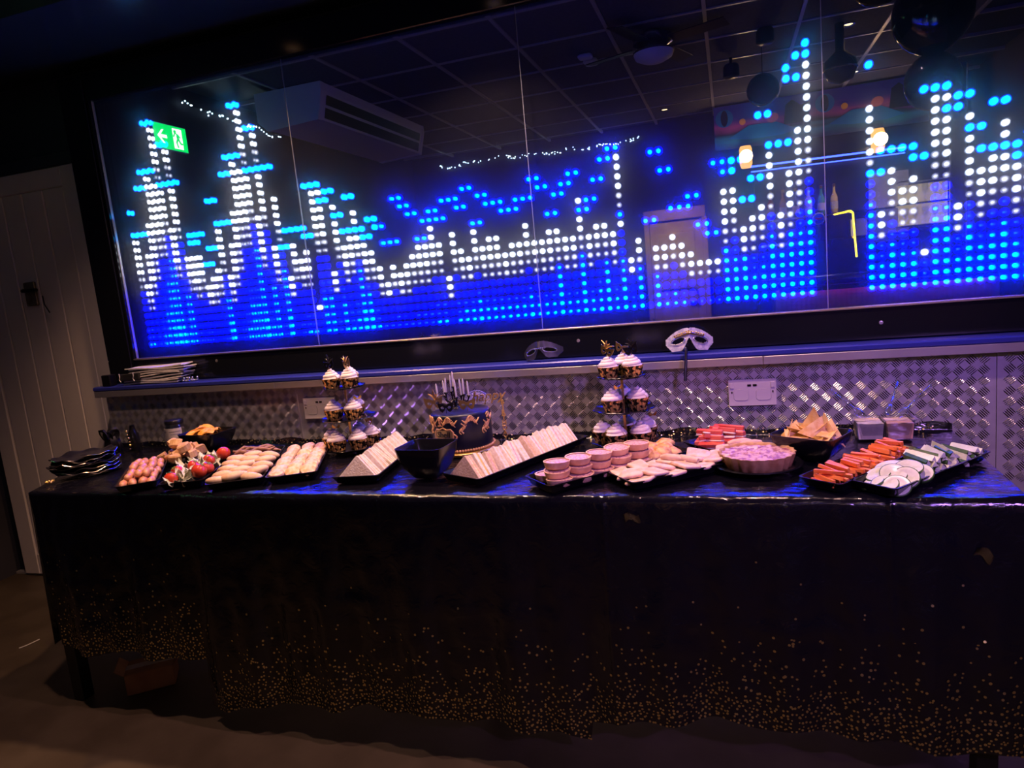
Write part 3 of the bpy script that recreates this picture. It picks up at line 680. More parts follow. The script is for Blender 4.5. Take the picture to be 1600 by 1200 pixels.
# sandwiches: upright triangles
M_bread = mat('white_bread', (.80, .68, .50), .8, col2=(.88, .80, .66), scale=120, bump=.35, bscale=260)
M_bread2 = mat('brown_bread', (.60, .44, .27), .8, col2=(.70, .55, .38), scale=120, bump=.35, bscale=260)
M_ham = mat('ham_filling', (.72, .36, .32), .5, col2=(.80, .52, .48), scale=80); M_egg = mat('egg_filling', (.82, .62, .20), .5, col2=(.90, .82, .55), scale=120, bump=.3, bscale=150); M_che = mat('cheese_filling', (.82, .52, .14), .45)
def tri(hw, h, t, seed, inset=0.0):
    rd = random.Random(seed); c = .005
    P_ = [(-hw + c, 0), (hw - c, 0), (hw - .3 * c, c * .9), (c * .8, h - c * .6), (0, h), (-c * .8, h - c * .6), (-hw + .3 * c, c * .9)]
    P_ = [(x * (1 - inset), y * (1 - inset) + inset * h * .3) for x, y in P_]
    mb = MB(); mb.M = Matrix.Rotation(R(90), 4, 'X')
    mb.loft([[(x * .985, y * .99) for x, y in P_], P_, P_, [(x * .985, y * .99) for x, y in P_]], [-t / 2, -t / 2 + .0012, t / 2 - .0012, t / 2]); return mb
HW, HT = .060, .062
BR = tri(HW, HT, .0105, 1).mesh('bread_slice', M_bread); BR2 = tri(HW, HT, .0105, 2).mesh('bread_slice', M_bread2)
FI = {k: tri(HW, HT, .006, 3, .03).mesh('filling', m_) for k, m_ in (('ham', M_ham), ('egg', M_egg), ('cheese', M_che))}
def sandwich(F, y, k, lean, fill, brown, label, group, dx=0):
    t = thing('sandwich', label, 'sandwich', group=group)
    t.matrix_world = F @ Matrix.Translation((dx, y, .001)) @ Matrix.Rotation(lean, 4, 'X') @ Matrix.Rotation(rv(-.10, .10), 4, 'Z') @ Matrix.Rotation(rv(-.05, .05), 4, 'Y') @ Matrix.Diagonal((rv(.94, 1.03), 1, rv(.92, 1.05), 1))
    bm_ = BR2 if brown else BR
    obj('bread_slice', bm_, t, (0, -.0083, 0)); obj('filling', FI[fill], t); obj('bread_slice', bm_, t, (rv(-.002, .002), .0083, 0))
for j in range(11):
    fl = ('ham', 'egg', 'cheese')[j % 3]
    sandwich(FR['sand1'], -.165 + j * .0318, j, R(-14) + rv(-.09, .09), fl, False, 'white %s sandwich triangle, %s from the table front, on the tray beside the empty bowl' % (fl, ORD[j]), 'white %s sandwiches beside the empty bowl' % fl, rv(-.003, .003))
for j in range(14):
    fl = ('egg', 'ham', 'cheese')[(j * 2) % 3]; br = j in (2, 7, 0)
    sandwich(FR['sand2'], -.218 + j * .0325, j, R(-16) + rv(-.10, .10), fl, br, '%s %s sandwich triangle, %s from the table front, on the tray before the cake' % ('brown' if br else 'white', fl, ORD[j]), '%s %s sandwiches before the cake' % ('brown' if br else 'white', fl), rv(-.003, .003))
# mini quiches, stacked
M_case = mat('quiche_case', (.72, .42, .22), .5, col2=(.82, .54, .32), scale=50); M_qtop = mat('quiche_top', (.74, .46, .42), .4, col2=(.36, .13, .14), scale=170, lo=.52, hi=.64, bump=.3, bscale=120)
QC = MB().lathe([(.026, 0), (.0305, .004), (.034, .017), (.0345, .019), (.031, .0185)], 26, cap1=False, flute=lambda k, a: 1 + (.012 * math.cos(26 * a / 2) if k < 4 else 0)).mesh('pastry_case', M_case, 60)
QT = MB().lathe([(.0312, .0165), (.02, .0178), (0, .0182)], 22, cap0=False, cap1=False).mesh('filling', M_qtop, 80); F = FR['minip']
def mini(x, y, z, lab, grp, tilt=0):
    t = thing('mini_quiche', lab, 'quiche', group=grp); t.matrix_world = F @ Matrix.Translation((x, y, z)) @ Matrix.Rotation(rv(-.05, .05) + tilt, 4, 'X') @ Matrix.Rotation(rv(-.06, .06), 4, 'Y') @ Matrix.Rotation(rv(0, 6), 4, 'Z')
    obj('pastry_case', QC, t); obj('filling', QT, t)
for j in range(5):
    y = -.178 + j * .062
    for i in (-1, 1): mini(i * .0305, y + rv(-.002, .002), .001, 'bottom mini quiche under the %s stack from the table front, %s edge' % (ORD[j], 'sandwich' if i < 0 else 'pastry'), 'mini quiches at the bottom')
    if j < 5: mini(.016 + rv(-.004, .004), y + .004, .0205, 'middle mini quiche of the %s stack from the table front' % ORD[j], 'mini quiches in the middle')
    if j < 5: mini(.010 + rv(-.005, .005), y + .008, .040, 'topmost mini quiche of the %s stack from the table front' % ORD[j], 'mini quiches on top')
M_bite = mat('golden_bite', (.56, .24, .05), .5, col2=(.78, .48, .20), scale=45, bump=.25, bscale=70)
def bite(seed): return MB().ball((0, 0, 0), 1, 12, 8, (.030, .024, .014), f=lambda t, p: 1 + .07 * math.sin(3 * t + seed) + .05 * math.sin(5 * t + 2 * seed) * math.cos(p)).mesh('savoury_bite', M_bite, 80)
BM = [bite(k * 1.3) for k in range(3)]
for k in range(10):
    place('savoury_bite', BM[k % 3], F, ((-.030, .004, .034)[k % 3] + rv(-.004, .004), .118 + (k // 3) * .031, .015 + (.008 if k % 2 else 0)), (rv(-.3, .3), rv(-.3, .3), rv(-.5, .5)), 'golden savoury bite next to the mini quiche stacks', 'pastry', 'golden savoury bites')
# folded pastries
def folded(seed):
    rd = random.Random(seed); mb = MB(); M_pp = mat('pale_pastry', (.70, .46, .28), .5, col2=(.82, .62, .46), scale=40, bump=.2, bscale=80)
    lv = [(0, .92), (.0015, .99), (.004, 1.0), (.0065, .97), (.008, .88), (.0085, .5)]
    rings = []
    for z, k in lv:
        pts = rrect(.032 * k, .023 * k, .006 * k, 3); rings.append([(x + .25 * y * (1 if seed > 1 else -1), y * (1 - 5 * x)) for x, y in pts])
    mb.loft(rings, [z for z, k in lv])
    mb.v = [(x, y, z + 2.2 * x * x * (1 if seed > 3 else -.5) + .0012 * math.sin(y * 160 + seed)) for x, y, z in mb.v]
    return mb.mesh('folded_pastry', M_pp, 60)
PM = [folded(k * 2.1) for k in range(3)]; F = FR['pastry']
for k in range(26):
    i, j = k % 3, k // 3
    place('folded_pastry', PM[k % 3], F, ((i - 1) * .036 + rv(-.004, .004), -.185 + j * .045 + rv(-.005, .005), .008 + (.011 if (i + j) % 2 else 0)), (rv(-.18, .18), rv(-.22, .22), rv(-.5, .5) + R(70 if i % 2 else 20)), '%s flat folded pastry from the table front, %s' % (ORD[j], ('row beside the mini quiches', 'middle row of its tray', 'row beside the whole quiche')[i]), 'pastry', 'folded pastries')
for k, (x, y, a) in enumerate(((-.02, -.05, 30), (.012, -.03, 24), (-.03, .17, 75), (.0, .18, 80))):
    mb = MB(); mb.tube([(-.032, 0, 0), (-.016, 0, .002), (.016, 0, .002), (.032, 0, 0)], [.006, .009, .009, .006], 10)
    place('pastry_twist', mb.mesh('pastry_twist', M_past, 70), F, (x, y, .031), (0, 0, R(a)), 'rolled pastry finger on top of the flat folded pastries', 'pastry', 'pastry fingers')
# seafood sticks
M_red = mat('seafood_red', (.62, .06, .04), .4, col2=(.72, .14, .09), scale=40); M_whi = mat('seafood_white', (.80, .66, .54), .5)
mb = MB(); mb.bbox(-.036, .036, -.009, .009, 0, .0125, .002, mi=0); mb.bbox(-.0362, .0362, -.0092, .0092, -.0045, .0004, .0015, mi=1); SK = mb.mesh('seafood_stick', [M_red, M_whi])
F = FR['crab']
for k in range(17):
    lay, i = k // 6, k % 6
    place('seafood_stick', SK, F, ((-.03 if i % 2 else .03) * (1 - .3 * lay) + rv(-.004, .004), -.046 + (i // 2) * .040 + rv(-.004, .004) + lay * .004, .006 + lay * .016), (rv(-.3, .3) + (math.pi if k in (3, 8, 13) else 0), rv(-.12, .12), R(32) * (-1 if i % 2 else 1) + rv(-.25, .25)),
          'red and white seafood stick in the criss-cross pile', 'seafood', 'seafood sticks')
# quiche
M_qc2 = mat('quiche_crust', (.46, .25, .09), .55, col2=(.58, .36, .15), scale=40, bump=.15, bscale=80)
M_qf = mat('quiche_filling', (.66, .42, .38), .4, col2=(.30, .10, .14), scale=75, lo=.45, hi=.62, bump=.6, bscale=90)
q = thing('quiche', 'whole quiche with browned ham and cheese top and fluted crust', 'quiche', FR['quiche'].translation)
MB().lathe([(.074, 0), (.080, .003), (.090, .034), (.0905, .037), (.087, .0365), (.084, .030)], 72, cap1=False, flute=lambda k, a: 1 + .030 * math.cos(22 * a) * (1 if k < 5 else .3)).build('crust', M_qc2, q, 60)
def qf(u, v):
    a = u * 2 * math.pi; r_ = .0865 * v; x, y = r_ * math.cos(a), r_ * math.sin(a)
    return (x, y, .031 + .0035 * nz3(x * 90, y * 90, 1) + .003 * nz3(x * 200, y * 200, 2))
MB().grid(qf, 60, 20).build('filling', M_qf, q, 179)
for k in range(7):
    a = rv(0, 6.3); r_ = rv(.092, .1)
    pass
# tortilla chips
M_chip = mat('tortilla_chip', (.74, .44, .12), .55, col2=(.86, .62, .26), scale=60, bump=.3, bscale=100)
def chip(seed, s_=.039):
    def fn(u, v):
        a = Vector((-s_, -s_ * .6, 0)) * (1 - u) * 1 + Vector((s_, -s_ * .6, 0)) * u; ap = Vector((0, s_, 0)); q_ = a * (1 - v) + ap * v
        q_.z = -.20 * (q_.x ** 2) / s_ + .12 * (q_.y ** 2) / s_ * math.sin(seed); return q_
    return MB().grid(fn, 8, 8, thick=.0016).mesh('tortilla_chip', M_chip, 70)
CM = [chip(k) for k in range(3)]; CB = Matrix.Translation((.493, -.440, CT - .022)) @ Matrix.Rotation(R(-30), 4, 'Z')
CH = [(-.045, .0, .080, 60, 10, 20), (-.03, -.03, .078, 20, -15, 60), (-.01, .01, .084, 35, 20, 130), (.0, -.035, .080, 15, 0, 200), (.02, .0, .088, 50, -10, 250), (.04, -.02, .080, 30, 15, 300), (.035, .03, .084, 60, 0, 10), (-.02, .035, .082, 40, -30, 90),
      (.005, .0, .104, 85, 6, -10), (.022, -.016, .100, 70, 24, 28), (.030, .012, .100, 76, -14, -30), (-.028, -.008, .090, 22, 18, 160), (.05, .0, .088, 20, 25, 40), (-.055, -.015, .084, 65, 0, -60), (.01, .04, .086, 45, 5, 180), (.0, -.01, .070, 5, 5, 90), (.03, .03, .066, 0, 8, 220), (-.035, .02, .066, 8, 0, 300)]
for k, (x, y, z, ax, ay, az) in enumerate(CH):
    place('tortilla_chip', CM[k % 3], CB, (x, y, z), (R(ax), R(ay), R(az)), 'large tortilla chip standing upright above the others' if k == 8 else 'golden tortilla chip in the chip bowl', 'chip', None if k == 8 else 'tortilla chips', (1.3,) * 3 if k == 8 else None)
M_crisp = mat('orange_crisp', (.85, .34, .03), .5, col2=(.92, .48, .08), scale=60, bump=.3, bscale=90)
def crisp(seed): return MB().grid(lambda u, v: ((u - .5) * .044, (v - .5) * .036, .008 * math.sin(3.1 * u) + .004 * math.sin(5 * v + seed)), 8, 6, thick=.0025).mesh('orange_crisp', M_crisp, 70)
KM = [crisp(k) for k in range(3)]; OB = Matrix.Translation((-1.585, -.245, CT)) @ Matrix.Rotation(R(-6), 4, 'Z')
for k in range(13):
    place('orange_crisp', KM[k % 3], OB, (-.055 + (k % 5) * .024, -.03 + (k // 5) * .03, .060 + rv(0, .014)), (rv(-.5, .5), rv(-.5, .5), rv(0, 6)), 'bright orange crisp in the bowl by the jar', 'crisp', 'orange crisps')
tag(MB().ball((0, 0, 0), .005, 8, 6, (1.6, 1, .5)).build('crisp_crumb', M_bread, None, 60, (-.50, -.56, CT + .0095)), 'pale crumb left in the empty square bowl', 'crumb')
# carrots
M_car = mat('carrot_flesh', (.80, .17, .03), .45, col2=(.88, .26, .06), scale=70)
def stick(a, b, c, m_, name):
    mb = MB(); mb.loft([[(-a, -b), (a, -b * .9), (a, b), (-a, b * .85)], [(-a, -b * .8), (a, -b), (a * .98, b * .9), (-a, b)]], [0, c]); return mb.mesh(name, m_)
SA = [stick(.031, .0042, .0085, M_car, 'carrot_stick'), stick(.034, .0036, .0075, M_car, 'carrot_stick'), stick(.026, .0046, .009, M_car, 'carrot_stick')]; F = FR['carrot']; n = 0
for j in range(24):
    for lay in range(3):
        if lay == 2 and j % 3 == 0: continue
        place('carrot_stick', SA[n % 3], F, (rv(-.010, .010) + (.006 if lay == 1 else -.003), -.168 + j * .0142 + lay * .004 + rv(-.004, .004), .001 + lay * .0105 + rv(0, .003)), (rv(-.4, .4), rv(-.10, .10), R(-6) + rv(-.34, .34)), ('orange carrot stick at the bottom of the carrot pile', 'orange carrot stick in the middle of the carrot pile', 'orange carrot stick on top of the carrot pile')[lay], 'carrot', 'carrot sticks layer %s' % ('low', 'middle', 'top')[lay]); n += 1
# cucumber
M_cuf = mat('cucumber_flesh', (.62, .68, .44), .3, col2=(.74, .78, .60), scale=60); M_cus = mat('cucumber_skin', (.02, .07, .015), .3, col2=(.05, .12, .03), scale=50)
def slice_mesh(r_):
    mb = MB(); mb.lathe([(r_ * .97, 0), (r_, .0006), (r_, .0052), (r_ * .93, .006)], 24, cap0=False, cap1=False, mi=1)
    mb.lathe([(r_ * .93, .006), (r_ * .62, .0061), (r_ * .58, .0056), (.0, .0056)], 24, cap0=False, cap1=False, mi=0); mb.lathe([(0, 0), (r_ * .97, 0)], 24, cap0=False, cap1=False, mi=0)
    return mb.mesh('cucumber_slice', [M_cuf, M_cus], 60)
SL = slice_mesh(.028); F = FR['cuc']
SLP = [(-.022, -.158, .004, 14, -16, 0), (.006, -.156, .008, 20, -10, 40), (.026, -.146, .006, 34, 14, 10), (-.026, -.126, .016, 22, -8, 0), (.002, -.118, .022, 30, 6, 20), (.026, -.112, .016, 40, 16, 0), (-.026, -.090, .026, 14, -10, 0), (.016, -.082, .030, 16, 8, 0), (-.004, -.060, .020, 28, 0, 0), (.030, -.066, .016, 30, 10, 0), (-.030, -.058, .014, 26, -12, 0)]
for k, (x, y, z, ax, ay, az) in enumerate(SLP): place('cucumber_slice', SL, F, (x, y, z), (R(ax), R(ay), R(az)), 'round cucumber slice at the end of the vegetable tray', 'cucumber', 'cucumber slices')
def cstick():
    mb = MB(); mb.add([(-.036, 0, .012), (.036, 0, .012), (-.036, -.0075, 0), (.036, -.0075, 0), (-.036, .0075, 0), (.036, .0075, 0)], [(0, 2, 3, 1), (0, 1, 5, 4), (0, 4, 2), (1, 3, 5)], 0); mb.add([(-.036, -.0075, 0), (.036, -.0075, 0), (-.036, .0075, 0), (.036, .0075, 0), (-.036, 0, -.003), (.036, 0, -.003)], [(0, 4, 5, 1), (4, 2, 3, 5)], 1); return mb.mesh('cucumber_stick', [M_cuf, M_cus])
CS = cstick()
for k in range(34):
    lay = k // 13; i = k % 13
    place('cucumber_stick', CS, F, (rv(-.012, .012), -.028 + i * .0165 + lay * .005, .009 + lay * .0125), (rv(-.4, .4) + (0, 2.1, 4.2)[k % 3], rv(-.06, .06), R(-22) + rv(-.35, .35)), ('cucumber stick low in the stick pile', 'cucumber stick in the middle of the stick pile', 'cucumber stick on top of the stick pile')[lay], 'cucumber', 'cucumber sticks layer %s' % ('low', 'middle', 'top')[lay])
# dips
M_clear = clear('clear_plastic')
dip = thing('dip_tub', 'clear plastic tub of four creamy dips', 'dip tub', (.695, -.245, CT))
mb = MB(); a, b, h = .074, .040, .056
mb.loft([rrect(a * .9, b * .9, .012), rrect(a, b, .014), rrect(a + .004, b + .004, .014), rrect(a + .004, b + .004, .014), rrect(a - .0015, b - .0015, .013), rrect(a * .9 - .0015, b * .9 - .0015, .011)], [0, h - .003, h - .002, h, h, .0015]); mb.build('tub', M_clear, dip, 40)
for i, (sx, sy, c_) in enumerate(((-1, -1, (.74, .66, .56)), (1, -1, (.74, .44, .28)), (-1, 1, (.78, .62, .32)), (1, 1, (.76, .60, .38)))):
    cx_, cy_ = sx * .036, sy * .0195; hw = .032
    def dn(u, v, cx_=cx_, cy_=cy_, i=i): return (cx_ + (u - .5) * 2 * hw, cy_ + (v - .5) * .034, .046 + .003 * nz3(u * 4 + i * 3, v * 4, i))
    mb = MB(); mb.grid(dn, 12, 8); mb.loft([[(cx_ - hw * .9, cy_ - .0155), (cx_ + hw * .9, cy_ - .0155), (cx_ + hw * .9, cy_ + .0155), (cx_ - hw * .9, cy_ + .0155)], [(cx_ - hw, cy_ - .017), (cx_ + hw, cy_ - .017), (cx_ + hw, cy_ + .017), (cx_ - hw, cy_ + .017)]], [.003, .046], cap1=False)
    mb.build('dip', mat('dip_%d' % i, c_, .4, col2=tuple(x * .85 for x in c_), scale=60, bump=.2, bscale=90), dip, 60)
MB().box(-.0015, .0015, -.036, .036, .003, .053).build('divider', M_clear, dip); MB().box(-.068, .068, -.0012, .0012, .003, .050).build('divider', M_clear, dip)
def spoon(p0, p1, label):
    p0, p1 = Vector(p0), Vector(p1); d = p1 - p0; mb = MB()
    mb.tube([p0, p0 + d * .08, p0 + d * .22, p0 + d * .30, p0 + d * .6, p0 + d * .97, p1], [.003, .010, .011, .004, .0038, .0052, .003], 8)
    tag(mb.build('plastic_spoon', M_clear, None, 60), label, 'spoon')
spoon((.655, -.232, .795), (.572, -.17, .868), 'clear plastic spoon leaning towards the chip bowl')
spoon((.735, -.235, .795), (.832, -.16, .866), 'clear plastic spoon leaning away from the chip bowl')
spoon((.712, -.214, .795), (.770, -.08, .878), 'clear plastic spoon leaning back against the tread plate')
# ------------------------------------------------------------------ text and flat cut-outs
def curve_mesh(cu, name, mats):
    o = bpy.data.objects.new(name, cu); COL.objects.link(o)
    dg = bpy.context.evaluated_depsgraph_get(); me = bpy.data.meshes.new_from_object(o.evaluated_get(dg))
    bpy.data.objects.remove(o); me.name = name; me.materials.clear(); me.materials.append(mats); return me
def text_mesh(body, size, ext, m_, shear=0.0, bevel=0.0, offset=0.0):
    cu = bpy.data.curves.new('lettering', 'FONT'); cu.body = body; cu.size = size; cu.extrude = ext; cu.shear = shear; cu.align_x = 'CENTER'; cu.bevel_depth = bevel; cu.offset = offset; cu.resolution_u = 3
    return curve_mesh(cu, 'lettering', m_)
def cutout(outer, holes, ext, m_, name):
    cu = bpy.data.curves.new(name, 'CURVE'); cu.dimensions = '2D'; cu.fill_mode = 'BOTH'; cu.extrude = ext
    for pts in [outer] + holes:
        sp = cu.splines.new('POLY'); sp.points.add(len(pts) - 1)
        for q, c in zip(sp.points, pts): q.co = (c[0], c[1], 0, 1)
        sp.use_cyclic_u = True
    return curve_mesh(cu, name, m_)
def ell(cx_, cy_, a, b, rot=0, n=16): return [(cx_ + a * math.cos(t) * math.cos(rot) - b * math.sin(t) * math.sin(rot), cy_ + a * math.cos(t) * math.sin(rot) + b * math.sin(t) * math.cos(rot)) for t in (2 * math.pi * k / n for k in range(n))]
def mask_outline(w_, h, wing=.0):
    R_ = [(0, .30 * h), (.18 * w_, .46 * h), (.34 * w_, .50 * h), (.46 * w_, .58 * h + wing), (.52 * w_, .62 * h + wing), (.47 * w_, .10 * h), (.38 * w_, -.30 * h), (.24 * w_, -.46 * h), (.10 * w_, -.28 * h), (.04 * w_, -.05 * h)]
    L_ = [(-x, y) for x, y in reversed(R_[1:])]; return R_ + [(0, .0)] + L_
M_blackcard = mat('black_card', (.006, .006, .007), .3); M_goldcard = mat('gold_card', (.75, .50, .16), .32, 1.0)
def mask_card(w_, h, m_, plume=0):
    out = mask_outline(w_, h)
    me = cutout(out, [ell(.22 * w_, .04 * h, .11 * w_, .13 * h, .25), ell(-.22 * w_, .04 * h, .11 * w_, .13 * h, -.25)], .0005, m_, 'mask_card')
    if plume:
        mb = MB(); me2 = me
        o = mb; o.v = [tuple(v.co) for v in me.vertices]; o.f = [tuple(p.vertices) for p in me.polygons]; o.mi = [0] * len(o.f)
        for k in range(5):
            a = R(55 + 16 * k) if plume > 0 else R(125 - 16 * k); L = w_ * (.55 + .12 * math.sin(k * 2)); c0 = Vector((.1 * w_ * (1 if plume > 0 else -1), .3 * h, 0))
            pts = [c0 + Vector((math.cos(a + .5 * t * (1 if k % 2 else -1)) * L * t, math.sin(a + .5 * t * (1 if k % 2 else -1)) * L * t, 0)) for t in (0, .25, .5, .75, 1)]
            o.tube(pts, [.0012, .0024, .0022, .0016, .0006], 5)
        me = o.mesh('mask_card', m_)
    return me
UP = Matrix.Rotation(R(90), 4, 'X')
MK = {'b': mask_card(.036, .022, M_blackcard), 'g': mask_card(.036, .022, M_goldcard), 'B': mask_card(.036, .022, M_blackcard, 1), 'G': mask_card(.036, .022, M_goldcard, -1)}

# ------------------------------------------------------------------ cupcakes on tiered stands
M_icing = mat('buttercream', (.80, .72, .62), .55, col2=(.86, .80, .72), scale=60, bump=.1, bscale=90)
M_foilcase = mat('gold_black_case', (.02, .015, .01), .25, .6, col2=(.85, .52, .16), scale=120, lo=.46, hi=.56, detail=1.0)
M_sponge = mat('sponge', (.55, .36, .18), .8)
CC = MB().lathe([(.0185, 0), (.0215, .012), (.026, .030), (.0255, .030), (.021, .026), (.0, .026)], 48, cap1=False, flute=lambda k, a: 1 + (.03 * math.cos(24 * a) if k < 3 else 0)).mesh('paper_case', M_foilcase)
def icing():
    mb = MB(); pts = []; rr = []
    for k in range(64):
        t = k / 63; a = t * 2 * math.pi * 3.2; r_ = .0185 * (1 - t) ** .8; pts.append((r_ * math.cos(a), r_ * math.sin(a), .030 + .024 * t)); rr.append(.0078 * (1 - .55 * t))
    mb.tube(pts, rr, 8); mb.lathe([(.024, .027), (.022, .032), (.010, .044), (0, .050)], 16, cap1=False); return mb.mesh('icing_swirl', M_icing, 80)
IC = icing()
M_butter = mat('gold_butterfly', (.85, .6, .2), .3, 1.0)
bmm = MB()
for s_ in (-1, 1):
    bmm.add([(0, 0, 0), (s_ * .009, .002, .008), (s_ * .011, .002, .002), (s_ * .007, .001, -.004), (0, .0006, -.002)], [(0, 1, 2, 3, 4), (4, 3, 2, 1, 0)])
BF = bmm.mesh('butterfly', M_butter)
def cupcake(x, y, z, label, group, topper=None, s_=1.0):
    t = thing('cupcake', label, 'cupcake', (x, y, z), (0, 0, rv(-.15, .15)), group); t.scale = (s_,) * 3
    obj('paper_case', CC, t); obj('icing', IC, t, rot=(0, 0, rv(0, 6)))
    if topper == 'f': obj('butterfly', BF, t, (.016, 0, .056), (.3, 0, .5))
    elif topper:
        o = obj('mask_topper', MK[topper[0]], t, (0, -.004, .066), (R(90), R(rv(-20, 20)), R(-20 if len(topper) == 1 else 10)))
        MB().tube([(0, -.004, .045), (0, -.004, .060)], .0008, 5).build('stick', M_goldcard, t)
    return t
def plate_mesh(r_, rim=.008):
    n = 64; mb = MB()
    mb.lathe([(r_ * .7, 0), (r_ * .97, .004), (r_, rim), (r_ * .985, rim + .001), (r_ * .95, .0055), (r_ * .68, .0022), (0, .0022)], n, cap1=False, flute=lambda k, a: 1 + (.035 * math.cos(9 * a) if 1 <= k <= 4 else 0)); return mb.mesh('tier_plate', M_stand, 50)
M_stand = mat('black_glossy_card', (.006, .006, .008), .18)
def stand(x, y, tiers, label):
    t = thing('cupcake_stand', label, 'cake stand', (x, y, CT))
    zb = 0
    for z, r_ in tiers: obj('tier_plate', plate_mesh(r_), t, (0, 0, z - CT))
    mb = MB(); top = tiers[-1][0] - CT
    MB().lathe([(.008, 0.0), (.005, .012), (.0042, .02), (.0042, top + .004), (.007, top + .006), (.0, top + .008)], 12, cap1=False).build('pole', M_gold, t, 50)
    MB().lathe([(.06, 0), (.06, .003), (.02, .006), (.006, .010)], 24).build('foot', M_stand, t, 50)
S1 = (-.945, -.285); S2 = (-.006, -.280)
stand(*S1, ((.7525, .104), (.852, .092), (.958, .068)), 'three-tier black cupcake stand beside the sandwiches and the round bites')
stand(*S2, ((.7525, .104), (.850, .092), (.948, .070)), 'three-tier black cupcake stand behind the stacked mini quiches')
G1 = 'cupcakes on the stand beside the round bites'; G2 = 'cupcakes on the stand behind the mini quiches'
def ring(S, z, angs, r_, who, tier, tops, sc=1.0):
    for a, tp in zip(angs, tops):
        ex = {'f': ' with a gold butterfly', 'b': ' with a black mask', 'g': ' with a gold mask', 'B': ' with a black plumed mask', 'G': ' with a gold plumed mask', None: ' without a topper'}[tp[0] if tp else None]
        cupcake(S[0] + r_ * math.cos(R(a)), S[1] + r_ * math.sin(R(a)), z + .0026, 'cupcake%s on the %s tier %s' % (ex, tier, who), 'cupcakes %s tier %s%s' % (tier, who, ex), tp, sc)
w1, w2 = 'by the round bites', 'by the mini quiches'
ring(S1, .7525, (-165, -105, -40, 25, 95), .067, w1, 'bottom', ('f', None, None, 'g', None), 1.27)
ring(S1, .852, (-140, -35, 85), .046, w1, 'middle', (None, 'f', None), 1.27)
ring(S1, .958, (-150, -30, 90), .040, w1, 'top', ('B', 'G', None), 1.22)
ring(S2, .7525, (-165, -105, -40, 25, 95), .067, w2, 'bottom', (None, None, None, 'f', None), 1.27)
ring(S2, .850, (-125, -15, 100), .046, w2, 'middle', ('f', None, None), 1.27)
ring(S2, .948, (-150, -25, 90), .040, w2, 'top', ('G', 'B', 'g'), 1.22)

# ------------------------------------------------------------------ birthday cake
M_fond = mat('navy_fondant', (.0025, .0035, .013), .36, col2=(.0035, .005, .017), scale=12); M_scroll = mat('gold_fondant', (.72, .40, .15), .4, .35, col2=(.80, .48, .20), scale=80)
CK = Vector((-.530, -.292, CT)); ckr, ckh = .097, .118
bd = tag(MB().lathe([(.114, 0), (.117, .002), (.117, .008), (.114, .010)], 48).build('cake_board', M_gold, None, 40, CK), 'round gold cake board under the birthday cake', 'cake board')
cake = thing('birthday_cake', 'navy blue birthday cake with gold scrollwork and piped gold base', 'cake', CK + Vector((0, 0, .0102)))
MB().lathe([(ckr - .001, 0), (ckr, .004), (ckr, ckh - .008), (ckr - .003, ckh - .002), (ckr - .010, ckh), (0, ckh + .001)], 64, cap1=False).build('fondant', M_fond, cake, 50)
mb = MB()
for k in range(72): a = 2 * math.pi * k / 72; mb.ball(((ckr + .003) * math.cos(a), (ckr + .003) * math.sin(a), .005), .0046, 8, 6)
mb.build('piped_border', M_scroll, cake, 80)
def on_cake(ang, s_, z, off=.0015): a = R(ang) + s_ / ckr; return ((ckr + off) * math.cos(a), (ckr + off) * math.sin(a), z)
def scroll(ang, z, sc, flip=1, vert=0):
    mb = MB()
    def P(x, y):
        if vert: x, y = -y * .9, x
        return on_cake(ang, x * sc * flip, z + y * sc)
    sp = [(.011 - .009 * math.cos(t * .42) * (1 - t / 16) - .002, .006 + .008 * math.sin(t * .42) * (1 - t / 16)) for t in range(15)]
    mb.tube([P(x, y) for x, y in sp], [.0016 + .0014 * (t / 14) for t in range(15)], 6)
    tail = [(.002 + .030 * t / 10, -.002 + .006 * math.sin(t * .7)) for t in range(11)]
    mb.tube([P(x, y) for x, y in tail], [.0030 - .0020 * t / 10 for t in range(11)], 6)
    for t in range(2, 10, 1): x, y = tail[t]; mb.tube([P(x, y), P(x + .003, y + .005), P(x + .006, y + .006)], [.0022, .0018, .0006], 5)
    for t in range(3, 9, 2): x, y = tail[t]; mb.tube([P(x, y), P(x + .003, y - .005), P(x + .006, y - .006)], [.0022, .0016, .0006], 5)
    mb.build('scroll', M_scroll, cake, 80)
for ang in (-146, -104, -62, -20, 30, 90, 150, 200): scroll(ang + 6, .098, 1.15, 1); 
for ang in (-118, -76, -34, 60): scroll(ang - 14, .098, .9, -1)
for ang in (-134, -66, -10): scroll(ang, .058, 1.0, 1, 1)
for ang in (-20, 40): scroll(ang, .050, 1.2, 1, 1)
mb = MB()
for k in range(3): mb.ball(on_cake(-110, 0, .104 - k * .008), .0055 - .001 * k, 8, 6)
mb.tube([on_cake(-110, -.012, .102), on_cake(-110, -.006, .108), on_cake(-110, 0, .112), on_cake(-110, .006, .108), on_cake(-110, .012, .102)], [.001, .003, .004, .003, .001], 6); mb.tube([on_cake(-110, 0, .10), on_cake(-110, 0, .084)], [.004, .002], 6); mb.tube([on_cake(-110, -.009, .086), on_cake(-110, .009, .086)], .002, 6)
mb.build('crest', M_scroll, cake, 80)
